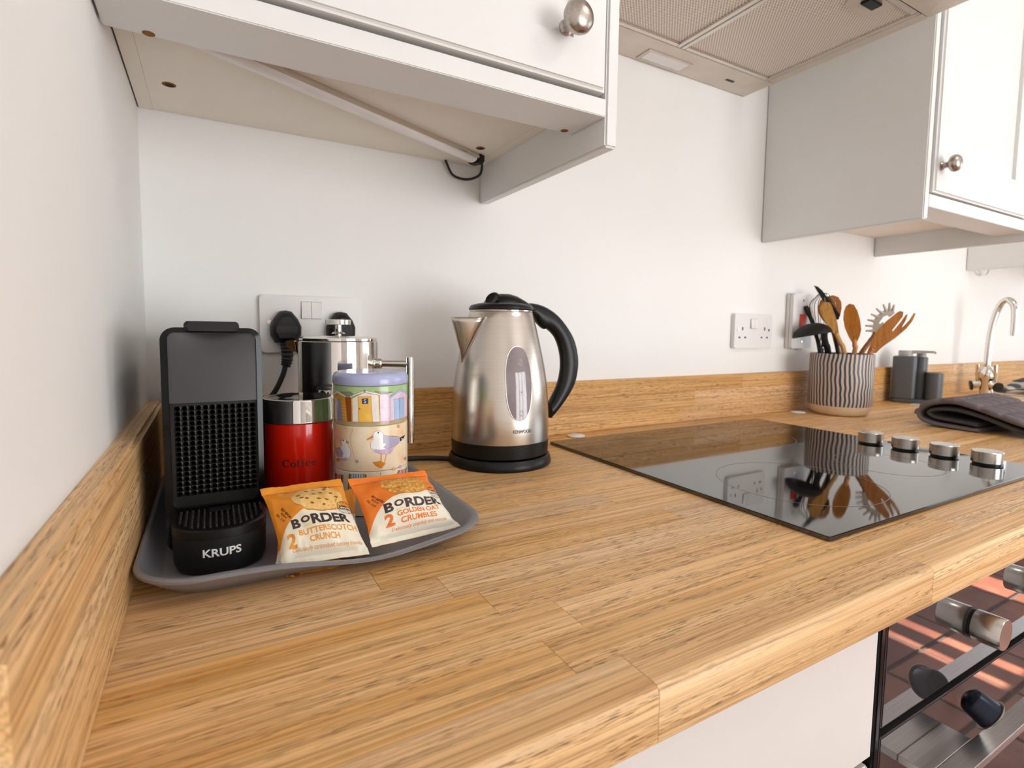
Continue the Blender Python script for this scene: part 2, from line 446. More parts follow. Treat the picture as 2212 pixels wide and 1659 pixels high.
part('added_light_cover', lathe(B(), [(0, 1.430), (0.12, 1.432), (0.165, 1.442), (0.18, 1.458), (0.18, 1.4715)], (1.3, -1.3, 0), 40), mat('added_light_opal', 'f4f1ea', 0.3), cl)
gf = root('added_sun_screen', (2.3, -4.6, -T), 'unseen timber screen added outside the doors to shape sun stripes', 'screen')  # added boards block the sun; their gaps leave stripes on the floor
for a, b in ((-0.6, 2.235), (2.285, 2.375), (2.43, 3.02), (3.2, 5.0)): part('added_screen_board', cb(a, b, -4.62, -4.58, -T, 2.15), mat('added_screen_timber', '9a8f80', 0.8, var=0.15), gf)

fl = struct('floor', cb(0, RX, RY, 0, -T-0.06, -T-0.004), M_GROUT, 'red quarry tiled floor with dark joints')
tb = cb(-0.119, 0.119, -0.119, 0.119, -0.006, 0.006, bev=0.003, seg=1)
tme = finish(tb, 'floor_tile', M_TILE, 0)
for ix in range(2, 16):
    for iy in range(3, 14):
        o = bpy.data.objects.new('floor_tile', tme); COL.objects.link(o); o.parent = fl
        o.location = (0.005 + 0.25*ix + 0.125, -0.01 - 0.25*iy - 0.125 + 0.0, -T - 0.006 + random.uniform(-.0005, .0005))

# ------------------------------------------------------------------ worktop of oak staves
ZB = -0.0375; WX1 = 3.9; YF = -0.6695
wt = root('oak_worktop', (2.0, -0.33, ZB), 'long oak stave worktop with softly rounded front edge', 'worktop')
bm = cb(0.0, WX1, YF+0.03, 0, ZB+0.001, -0.012)
part('core_board', bm, M_OAKX, wt)
edges = [0.0, -0.037, -0.077, -0.117, -0.157, -0.197, -0.237, -0.277, -0.317, -0.357, -0.397, -0.437, -0.477, -0.516, -0.556, -0.596, -0.636, YF]
fixed = {11: 0.191, 12: 0.238, 13: 0.258, 14: 0.303, 15: 0.267, 16: 0.303}
g = 0.0002
for i in range(len(edges)-1):
    y1, y0 = edges[i], edges[i+1]
    cuts = [0.0]
    x = fixed.get(i, random.uniform(0.12, 0.4)); cuts.append(x)
    while x < WX1 - 0.5:
        x += random.choice([0.24, 0.3, 0.36, 0.42, 0.5]) + random.uniform(-0.03, 0.03); cuts.append(x)
    cuts.append(WX1)
    for a, b in zip(cuts, cuts[1:]):
        if i == len(edges)-2:
            prof = [(y1-g, 0), (YF+0.0055, 0), (YF+0.0034, -0.0004), (YF+0.0016, -0.0016), (YF+0.0004, -0.0034), (YF, -0.0055), (YF, ZB+0.003), (YF+0.0012, ZB+0.001), (YF+0.003, ZB), (y1-g, ZB)]
            bm = prism(B(), prof, a+g, b-g, lambda p, q, d: (d, p, q))
        else:
            bm = cb(a+g, b-g, y0+g, y1-g, -0.012, random.uniform(-0.00006, 0.0))
        o = part('stave', bm, M_OAKX, wt, smooth=50)
# upstands
ZS, TS = 0.105, 0.0187
up = root('oak_upstand', (2.0, -TS/2, 0), 'oak upstand running along the back wall behind the hob', 'upstand')
rows = [(0.0, 0.036), (0.036, 0.071), (0.071, ZS)]
for k, (z0, z1) in enumerate(rows):
    x = TS; cuts = [x]; x += random.uniform(0.15, 0.4)
    while x < WX1-0.3: cuts.append(x); x += random.uniform(0.22, 0.5)
    cuts.append(WX1)
    for a, b in zip(cuts, cuts[1:]):
        bm = cb(a+g, b-g, -TS, -0.0002, z0+g/2 + (0.0003 if k == 0 else 0), z1-g/2)
        if k == 2:
            bmesh.ops.bevel(bm, geom=[e for e in bm.edges if all(abs(v.co.y+TS) < 1e-5 and v.co.z > z1-0.001 for v in e.verts)], offset=0.002, segments=2, affect='EDGES')
        part('stave', bm, M_OAKUP, up)
bm = cb(0.0002, TS, -0.6673, -0.0192, 0.0003, ZS+0.001)
bmesh.ops.bevel(bm, geom=[e for e in bm.edges if all(v.co.x > TS-1e-4 and v.co.z > 0.1 for v in e.verts)], offset=0.004, segments=3, affect='EDGES')
single('oak_upstand', bm, M_OAKY, (TS/2, -0.34, 0), 'short oak upstand fixed to the left wall', 'upstand')

# ------------------------------------------------------------------ base cabinet and oven
bc = root('base_cabinet', (0.3, -0.33, -T), 'white base cabinet under the worktop left of the oven', 'cabinet')
part('body', cb(0.002, 0.602, -0.622, -0.002, -T+0.1, ZB-0.002), M_CAB, bc)
M_BASE = mat('cabinet_white_shaded', 'ddd5cf', 0.4, var=0.008)  # cabinet white darkened: shade on the low fronts is put into the colour
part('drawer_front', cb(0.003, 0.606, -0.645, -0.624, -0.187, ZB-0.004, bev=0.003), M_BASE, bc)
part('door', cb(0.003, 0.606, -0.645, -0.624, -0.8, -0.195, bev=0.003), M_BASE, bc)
part('plinth', cb(0.002, 0.602, -0.58, -0.56, -T, -T+0.099), M_CAB, bc)

OY = -0.647
ov = root('built_in_oven', (0.91, -0.33, -T), 'built-in oven with mirror glass front and flat steel handle', 'oven')
part('oven_body', cb(0.616, 1.204, -0.62, -0.01, -T+0.12, ZB-0.003), M_BLK, ov)
part('side_trim', cb(0.6085, 0.6155, OY+0.001, -0.6, -0.78, ZB-0.004, bev=0.001), M_BLKGL, ov)
part('control_panel', cb(0.6165, 1.204, OY, -0.6205, -0.1615, ZB-0.004, bev=0.0012), M_OVEN, ov)
dr = part('door', cb(0.6165, 1.204, OY, -0.6205, -0.76, -0.171, bev=0.0012), M_OVEN, ov)
part('vent_gap', cb(0.617, 1.203, -0.635, -0.6206, -0.1712, -0.1614), M_BLKGL, ov)
hd = part('door_handle', cb(0.652, 1.168, -0.691, -0.673, -0.209, -0.201, bev=0.0008), M_BAR, ov, 'flat brushed steel handle bar')
part('bracket', cb(0.652, 0.742, -0.6728, OY-0.0002, -0.2085, -0.201, bev=0.0006), M_BAR, hd)
part('bracket', cb(1.078, 1.168, -0.6728, OY-0.0002, -0.2085, -0.201, bev=0.0006), M_BAR, hd)
RXm = Matrix.Rotation(PI/2, 4, 'X')
for kx in (0.80, 0.985, 1.1):
    kb = lathe(B(), [(0, 0), (0.0165, 0), (0.0168, 0.0008), (0.0168, 0.0245), (0.0162, 0.0254), (0, 0.0254)], (kx, OY-0.003, -0.1065), 40, M=RXm)
    k = part('control_knob', kb, M_STEEL, ov, 'round satin steel control knob')
    part('knob_skirt', lathe(B(), [(0, 0), (0.0158, 0), (0.0158, 0.0029), (0, 0.0029)], (kx, OY-0.0001, -0.1065), 32, M=RXm), M_BLK, k)  # black skirt of the knob against the glass
# capsule resting on the handle
def capsule():
    tip = Vector((0.760, OY-0.0035, -0.1655)); base = Vector((0.774, -0.6795, -0.1865))
    ax = (tip - base).normalized()
    M = ax.to_track_quat('Z', 'Y').to_matrix().to_4x4()
    r = root('coffee_capsule', (0.770, -0.681, -0.2005), 'dark blue coffee capsule lying on the oven handle', 'capsule')
    c0 = base + ax*0.004
    part('shell', lathe(B(), [(0.0158, 0), (0.0154, 0.003), (0.0134, 0.0185), (0.0124, 0.0205), (0.0075, 0.0235), (0.0035, 0.0242), (0, 0.0242)], c0, 36, M=M), M_NAVY, r)
    part('rim', lathe(B(), [(0, -0.0006), (0.0178, -0.0006), (0.0182, 0.0), (0.0178, 0.0007), (0.014, 0.0008)], c0, 36, M=M), M_FOIL, r)
capsule()

# ------------------------------------------------------------------ wall cabinets
def pewter_knob(parent, x, y, z, r=0.0185, ln=0.026):
    prof = [(0, 0), (0.0085, 0), (0.0085, 0.002), (0.006, 0.004), (0.0055, ln-0.012), (0.009, ln-0.009), (r*0.92, ln-0.005), (r, ln), (r*0.93, ln+0.0045), (r*0.7, ln+0.0085), (r*0.35, ln+0.0105), (0, ln+0.011)]
    return part('knob', lathe(B(), prof, (x, y, z), 36, M=RXm), M_PEWTER, parent, 'speckled pewter knob')
def shaker(parent, x0, x1, z0, z1, yf, st, label=None):
    bm = cb(x0, x1, yf, yf+0.02, z0, z1)
    f = [f for f in bm.faces if f.normal.y < -0.9][0]
    r = bmesh.ops.inset_region(bm, faces=[f], thickness=st)
    r2 = bmesh.ops.extrude_discrete_faces(bm, faces=[f])
    nf = r2['faces'][0]; bmesh.ops.translate(bm, vec=(0, 0.007, 0), verts=nf.verts)
    oe = [e for e in bm.edges if all(abs(v.co.x-x0) < 1e-5 or abs(v.co.x-x1) < 1e-5 or abs(v.co.z-z0) < 1e-5 or abs(v.co.z-z1) < 1e-5 for v in e.verts) and all(v.co.y < yf+1e-4 for v in e.verts)]
    bmesh.ops.bevel(bm, geom=oe, offset=0.004, segments=3, affect='EDGES')
    return part('door', bm, M_CAB, parent, label)
ZC, ZTOP = 0.4986, 1.22
c1 = root('wall_cabinet', (0.255, -0.17, 0.4356), 'white wall cabinet above the coffee tray', 'cabinet')
part('end_panel', cb(0.507, 0.5255, -0.354, -0.001, 0.4356, ZTOP, bev=0.0025), M_CAB, c1)
ub = part('bottom_board', cb(0.018, 0.490, -0.310, -0.001, ZC, ZC+0.018), M_CABIN, c1)
part('side_board', cb(0.002, 0.0178, -0.325, -0.001, ZC-0.0004, ZTOP), M_CABIN, c1)
part('side_board', cb(0.4902, 0.5065, -0.325, -0.001, ZC-0.0004, ZTOP), M_CABIN, c1)
part('back_board', cb(0.018, 0.490, -0.02, -0.004, ZC+0.02, ZTOP), M_CABIN, c1)
part('top_board', cb(0.018, 0.490, -0.32, -0.021, ZTOP-0.02, ZTOP), M_CAB, c1)
part('light_rail', cb(0.002, 0.5065, -0.354, -0.2835, 0.4705, 0.4915, bev=0.001), M_CAB, c1, 'white light rail along the front bottom')
d1 = shaker(c1, 0.006, 0.499, 0.4955, ZTOP-0.002, -0.363, 0.07)
pewter_knob(d1, 0.4375, -0.363, 0.5515)
def hole(parent, x, y, z, r, m=M_BIT):
    bm = lathe(B(), [(0, -0.0002), (r*0.55, -0.0002), (r, -0.0002), (r, 0.0004), (0, 0.0004)], (x, y, z), 20)
    part('screw_hole', bm, m, parent)
for x, y, r in ((0.0415, -0.101, 0.0075), (0.462, -0.095, 0.0075)):
    hole(ub, x, y, ZC-0.0002, r, M_BIT); hole(ub, x+0.0006, y+0.0008, ZC-0.0006, r*0.62, M_DARKHOLE)
for x, y in ((0.036, -0.2885), (0.489, -0.291)): hole(c1, x, y, 0.4703, 0.005)

# strip light under the first cabinet, running diagonally
la, lb = Vector((0.0455, -0.2635, ZC)), Vector((0.468, -0.0585, ZC)); ld = (lb-la).normalized(); ln_ = Vector((-ld.y, ld.x, 0)); LL = (lb-la).length
def along(prof, d0, d1, bm=None):
    return prism(bm or B(), prof, d0, d1, lambda p, q, d: la + ld*d + ln_*p + Vector((0, 0, q)))
sl = root('strip_light', (0.255, -0.16, ZC), 'slim strip light fixed diagonally under the left wall cabinet', 'light')
part('aluminium_profile', along([(-0.0115, 0), (0.0115, 0), (0.0125, -0.004), (0.012, -0.0075), (-0.012, -0.0075), (-0.0125, -0.004)], 0.0, LL), M_ALU, sl)
arc = [(0.0105*math.cos(PI*i/8), -0.0076-0.0055*math.sin(PI*i/8)) for i in range(9)]
part('diffuser', along(arc, 0.001, LL-0.004), M_DIFF, sl)
part('end_cap', along([(-0.013, 0), (0.013, 0), (0.013, -0.009), (0.009, -0.0135), (-0.009, -0.0135), (-0.013, -0.009)], LL, LL+0.012), M_BLK, sl)
part('bracket', along([(0.0128, 0), (0.0165, 0), (0.0165, -0.006), (0.0128, -0.006)], LL-0.07, LL+0.004), M_BLK, sl)
e = la + ld*(LL+0.012)
part('power_cable', tube(B(), spline([e + Vector((0, 0, -0.006)), e + Vector((0.008, 0.003, -0.008)), e + Vector((0.010, 0.016, -0.024)), e + Vector((-0.006, 0.033, -0.030)), e + Vector((-0.028, 0.042, -0.024)), e + Vector((-0.040, 0.044, -0.004)), e + Vector((-0.041, 0.044, 0.0))]), 0.0022, 8), M_RUBBER, sl)

c2 = root('wall_cabinet', (1.58, -0.17, 0.4374), 'white wall cabinet right of the extractor hood', 'cabinet')
part('end_panel', cb(1.3036, 1.3215, -0.355, -0.001, 0.4374, ZTOP, bev=0.002), M_CAB, c2)
part('end_panel', cb(1.838, 1.856, -0.355, -0.001, 0.443, ZTOP, bev=0.002), M_CAB, c2)
part('bottom_board', cb(1.322, 1.8375, -0.31, -0.001, ZC, ZC+0.018), M_CABIN, c2)
part('back_board', cb(1.322, 1.8375, -0.02, -0.004, ZC+0.02, ZTOP), M_CABIN, c2)
part('top_board', cb(1.322, 1.8375, -0.32, -0.021, ZTOP-0.02, ZTOP), M_CAB, c2)
part('light_rail', cb(1.322, 1.8375, -0.355, -0.285, 0.4625, 0.4875, bev=0.001), M_CAB, c2)
d2 = shaker(c2, 1.3245, 1.776, 0.490, ZTOP-0.002, -0.363, 0.107)
part('filler_strip', cb(1.778, 1.8375, -0.356, -0.336, 0.490, ZTOP-0.002), M_CAB, c2)
pewter_knob(d2, 1.3445, -0.363, 0.542, 0.0165, 0.022)
sl2 = root('strip_light', (1.5, -0.22, ZC), 'strip light seen under the right wall cabinet', 'light')
bm = cb(1.33, 1.56, -0.232, -0.208, ZC-0.009, ZC-0.0002, bev=0.002)
part('aluminium_profile', bm, M_ALU, sl2)
part('diffuser', cb(1.335, 1.555, -0.229, -0.211, ZC-0.0125, ZC-0.0092, bev=0.0015), M_DIFF, sl2)
c3 = root('wall_cabinet', (2.75, -0.17, 0.441), 'farthest wall cabinet, above the tap', 'cabinet')
part('end_panel', cb(2.46, 2.478, -0.355, -0.001, 0.441, ZTOP, bev=0.002), M_CAB, c3)
part('bottom_board', cb(2.4785, 3.04, -0.32, -0.001, ZC, ZC+0.018), M_CABIN, c3)
part('end_panel', cb(3.0405, 3.0585, -0.355, -0.001, 0.441, ZTOP, bev=0.002), M_CAB, c3)
part('light_rail', cb(2.4785, 3.04, -0.355, -0.285, 0.4625, 0.4875, bev=0.001), M_CAB, c3)
d3 = shaker(c3, 2.481, 3.038, 0.490, ZTOP-0.002, -0.363, 0.1)
pewter_knob(d3, 3.01, -0.363, 0.542, 0.0165, 0.022)
single('lamp_cable', tube(B(), spline([(2.52, -0.012, ZC), (2.525, -0.014, 0.452), (2.55, -0.018, 0.430), (2.585, -0.018, 0.434), (2.605, -0.016, 0.452), (2.61, -0.012, ZC)]), 0.0028, 8), M_PLASTW, (2.56, -0.012, 0.43), 'thin white lamp cable looping under the farthest wall cabinet', 'cable')

# ------------------------------------------------------------------ extractor hood
HZ = 0.775
hb = root('extractor_hood', (0.91, -0.24, HZ), 'steel extractor hood with mesh filters above the hob', 'hood')
bm = B()
box(bm, 0.612, 1.212, -0.082, -0.001, HZ, HZ+0.02, bev=0.0015); box(bm, 0.612, 1.212, -0.50, -0.381, HZ, HZ+0.02, bev=0.0015)
box(bm, 0.612, 0.634, -0.3808, -0.0822, HZ, HZ+0.02); box(bm, 1.188, 1.212, -0.3808, -0.0822, HZ, HZ+0.02)
box(bm, 0.612, 1.212, -0.50, -0.001, HZ+0.0205, HZ+0.05)
part('canopy', bm, M_HOOD, hb, smooth=30)
part('chimney', cb(0.76, 1.06, -0.28, -0.001, HZ+0.051, CZ-0.001, bev=0.001), M_HOOD, hb)
for x0, x1 in ((0.636, 0.909), (0.911, 1.186)):
    fp = part('grease_filter', cb(x0+0.011, x1-0.011, -0.370, -0.093, HZ+0.003, HZ+0.010), M_FILT, hb, 'perforated metal grease filter')
    fr = B()
    box(fr, x0, x0+0.0109, -0.3805, -0.0825, HZ-0.001, HZ+0.008, bev=0.001); box(fr, x1-0.0109, x1, -0.3805, -0.0825, HZ-0.001, HZ+0.008, bev=0.001)
    box(fr, x0+0.011, x1-0.011, -0.3805, -0.3702, HZ-0.001, HZ+0.008, bev=0.001); box(fr, x0+0.011, x1-0.011, -0.0928, -0.0825, HZ-0.001, HZ+0.008, bev=0.001)
    part('filter_frame', fr, M_ALU, fp)
    cx = (x0+x1)/2 + 0.03
    part('latch_plate', prism(B(), [(cx-0.05, -0.369), (cx+0.05, -0.369), (cx+0.05, -0.345), (cx+0.03, -0.325), (cx-0.03, -0.325), (cx-0.05, -0.345)], HZ+0.0005, HZ+0.0029, lambda a, b, d: (a, b, d)), M_HOOD, fp)
    part('latch', cb(cx-0.018, cx+0.018, -0.362, -0.344, HZ-0.004, HZ+0.0004, bev=0.001), M_BLK, fp)
part('lamp_lens', cb(0.866, 0.978, -0.045, -0.015, HZ-0.0025, HZ-0.0003, bev=0.001), M_DIFF, hb, 'rectangular frosted lamp lens')
lf = B()
for a in ((0.860, 0.984, -0.0498, -0.0455), (0.860, 0.984, -0.0145, -0.010)): box(lf, *a, HZ-0.002, HZ-0.0002)
for a in ((0.860, 0.8655, -0.0454, -0.0146), (0.9785, 0.984, -0.0454, -0.0146)): box(lf, *a, HZ-0.002, HZ-0.0002)
part('lamp_bezel', lf, M_HOOD, hb)
part('slot', cb(1.10, 1.125, -0.043, -0.037, HZ-0.0008, HZ-0.0002), M_BLK, hb)

# ------------------------------------------------------------------ sockets and switch
def plate(parent, x0, x1, z0, z1, t, name='face_plate'):
    bm = prism(B(), rrect(x0, x1, z0, z1, 0.005), -0.0003, -t, lambda a, b, d: (a, d, b), bev=0.0015)
    return part(name, bm, M_PLASTW, parent)
def rocker(parent, x0, x1, z0, z1, t, m=M_PLASTW, name='switch_rocker'):
    bm = B(); vs = [(x0, -t, z0), (x1, -t, z0), (x1, -t, z1), (x0, -t, z1), (x0, -t-0.0042, z0), (x1, -t-0.0042, z0), (x1, -t-0.0014, z1), (x0, -t-0.0014, z1)]
    v = [bm.verts.new(p) for p in vs]
    for f in ((0, 1, 2, 3), (4, 5, 6, 7), (0, 1, 5, 4), (1, 2, 6, 5), (2, 3, 7, 6), (3, 0, 4, 7)): bm.faces.new([v[i] for i in f])
    part('rocker_gap_line', cb(x0-0.0005, x1+0.0005, -t-0.0003, -t+0.0002, z0-0.0005, z1+0.0005), M_GREYPR, parent)  # shade of the gap round the rocker, drawn as a thin grey plate
    return part(name, bm, m, parent, smooth=20)
def pins(parent, x, z, t):
    for dx, dz, w, h in ((0, 0.011, 0.0042, 0.0082), (-0.011, -0.011, 0.0064, 0.0042), (0.011, -0.011, 0.0064, 0.0042)):
        part('pin_slot', cb(x+dx-w/2, x+dx+w/2, -t-0.0004, -t+0.0002, z+dz-h/2, z+dz+h/2), M_PLASTDK, parent)
def screw(parent, x, z, t):
    part('screw', lathe(B(), [(0, 0), (0.003, 0), (0.003, 0.0006), (0, 0.0007)], (x, -t, z), 16, M=RXm), M_CHROME, parent)
s1x, s1z = 0.1415, 0.256
s1 = root('double_socket', (s1x+0.073, -0.004, s1z-0.086), 'white double wall socket above the tray with two black plugs', 'socket')
plate(s1, s1x, s1x+0.146, s1z-0.086, s1z, 0.0085)
for k in (0, 1): rocker(s1, s1x+0.0585+k*0.0148, s1x+0.0727+k*0.0148, s1z-0.034, s1z-0.0085, 0.0086)
screw(s1, s1x+0.013, s1z-0.040, 0.0086)
s2x, s2z = 1.2033, 0.2551
s2 = root('double_socket', (s2x+0.073, -0.004, s2z-0.086), 'empty white double wall socket between hob and utensil pot', 'socket')
plate(s2, s2x, s2x+0.146, s2z-0.086, s2z, 0.011)
for x in (0.030, 0.116): pins(s2, s2x+x, s2z-0.048, 0.011)
for k in (0, 1): rocker(s2, s2x+0.0595+k*0.0138, s2x+0.0727+k*0.0138, s2z-0.036, s2z-0.012, 0.0111)
for x in (0.013, 0.133): screw(s2, s2x+x, s2z-0.040, 0.0111)
s3x, s3z = 1.4202, 0.3138
s3 = root('cooker_switch', (s3x+0.043, -0.004, s3z-0.146), 'tall white cooker switch with red rocker behind the utensils', 'switch')
part('back_box', cb(s3x, s3x+0.086, -0.012, -0.0003, s3z-0.146, s3z, bev=0.002), M_PLASTW, s3)
bm = prism(B(), rrect(s3x, s3x+0.086, s3z-0.146, s3z, 0.005), -0.0122, -0.021, lambda a, b, d: (a, d, b), bev=0.0015); part('face_plate', bm, M_PLASTW, s3)
rocker(s3, s3x+0.030, s3x+0.056, s3z-0.095, s3z-0.055, 0.0212, M_ORLED)
for z in (0.018, 0.128): screw(s3, s3x+0.043, s3z-z, 0.0212)

def plug(x, z, label, cable):
    r = root('power_plug', (x, -0.02, z-0.03), label, 'plug')
    P = [(-0.021, -0.010), (-0.0215, 0.003), (-0.017, 0.014), (-0.008, 0.0255), (0, 0.027), (0.008, 0.0255), (0.017, 0.014), (0.0215, 0.003), (0.021, -0.010), (0.015, -0.021), (-0.015, -0.021)]
    rings = []
    for k, d in ((1.0, 0.0095), (1.02, 0.014), (1.0, 0.021), (0.86, 0.029), (0.66, 0.033)):
        rings.append([(x+a*k, -d, z+b*k) for a, b in P])
    part('plug_body', loft(B(), rings), M_BLKM, r, smooth=30)
    if cable:
        part('label_panel', cb(x-0.015, x+0.015, -0.0345, -0.0325, z-0.006, z+0.004, bev=0.0006), M_BLK, r)
        cp = spline([(x, -0.024, z-0.02), (x+0.0005, -0.025, z-0.032), (x-0.0005, -0.026, z-0.048), (x-0.003, -0.027, z-0.056)])
        part('strain_relief', tube(B(), cp, [0.0095 - 0.0035*i/len(cp) + (0.0011 if i % 3 == 0 else 0) for i in range(len(cp))], 14), M_RUBBER, r)
    return r
p1 = plug(s1x+0.035, 0.206, 'black three-pin plug in the left outlet with ribbed cable', True)
cp = spline([(s1x+0.032, -0.027, 0.150), (s1x+0.028, -0.028, 0.136), (s1x+0.016, -0.03, 0.112), (s1x+0.002, -0.032, 0.098), (s1x-0.02, -0.036, 0.09), (s1x-0.045, -0.05, 0.085), (0.075, -0.07, 0.08)])
part('cable', tube(B(), cp, 0.0039, 10), M_RUBBER, p1)
p2 = plug(s1x+0.116, 0.206, 'black plug in the right outlet, half hidden by the cafetiere knob', False)

# ------------------------------------------------------------------ hob
hx, hy, hw, hdp = 0.6129, -0.0836, 0.5863, 0.5082
ho = root('ceramic_hob', (hx+hw/2, hy-hdp/2, 0.0001), 'black glass ceramic hob with four steel knobs', 'hob')
bm = prism(B(), rrect(hx, hx+hw, hy-hdp, hy, 0.003, 3), 0.0003, 0.0055, lambda a, b, d: (a, b, d), bev=0.0008)
part('glass_top', bm, M_HOB, ho, smooth=30)
M_RING = mat('hob_ring_print', '6e6e70', 0.4)
def ring(cx, cy, r, w=0.0011):
    bm = B(); n = 72
    a = [bm.verts.new((cx+r*math.cos(2*PI*i/n), cy+r*math.sin(2*PI*i/n), 0.00562)) for i in range(n)]; b = [bm.verts.new((cx+(r-w)*math.cos(2*PI*i/n), cy+(r-w)*math.sin(2*PI*i/n), 0.00562)) for i in range(n)]
    for i in range(n): bm.faces.new([a[i], a[(i+1) % n], b[(i+1) % n], b[i]])
    part('zone_ring', bm, M_RING, ho)
for cx, cy, r in ((0.745, -0.195, 0.073), (0.775, -0.455, 0.105), (0.985, -0.215, 0.09), (1.0, -0.46, 0.073)): ring(cx, cy, r)
for y in (-0.362, -0.419, -0.477, -0.534):
    k = part('hob_knob', lathe(B(), [(0, 0.0085), (0.0198, 0.0085), (0.0203, 0.009), (0.0203, 0.0255), (0.0195, 0.0264), (0, 0.0264)], (1.1475, y, 0), 44), M_STEEL, ho, 'squat round satin steel knob')
    part('base_ring', lathe(B(), [(0, 0.0056), (0.0182, 0.0056), (0.0182, 0.0084), (0, 0.0084)], (1.1475, y, 0), 32), M_BLK, k)

# ------------------------------------------------------------------ tray
def tray():
    x0, x1, y0, y1 = 0.0205, 0.312, -0.444, -0.072
    def rim(x, y, z): 
        f = max(0, min(1, (-0.30 - y)/0.10)); return z - 0.0115*f*math.exp(-((x-0.2)/0.062)**2)*(z/0.022)
    spec = [(0.022, 0.040, 0.0005), (0.019, 0.043, 0.0012), (0.008, 0.046, 0.0125), (0.0012, 0.048, 0.0195), (0.0, 0.049, 0.0208), (0.0, 0.049, 0.0228), (0.0012, 0.048, 0.0236), (0.0045, 0.046, 0.0234), (0.0065, 0.045, 0.022), (0.0125, 0.042, 0.0125), (0.0215, 0.038, 0.0045), (0.024, 0.036, 0.0038)]
    rings = []
    for ins, r, z in spec: rings.append([(a, b, rim(a, b, z)) for a, b in rrect(x0+ins*0.75, x1-ins, y0+ins*1.3, y1-ins*0.7, r, 10)])
    # thin out: the long sides get extra points so that the dip can form
    def dens(rg):
        out = []
        for i, p in enumerate(rg):
            q = rg[(i+1) % len(rg)]; out.append(p); d = math.dist(p, q)
            if d > 0.05:
                for k in range(1, 16): 
                    t = k/16; out.append((p[0]+(q[0]-p[0])*t, p[1]+(q[1]-p[1])*t, 0))
        return out
    rings2 = []
    for (ins, r, z), rg in zip(spec, rings): rings2.append([(a, b, rim(a, b, z)) for a, b, _ in dens(rg)])
    single('serving_tray', loft(B(), rings2), M_TRAY, (0.166, -0.258, 0.0005), 'grey plastic tray holding coffee machine, tins and biscuits', 'tray', smooth=50)
tray()
TZ = 0.0042   # tray floor

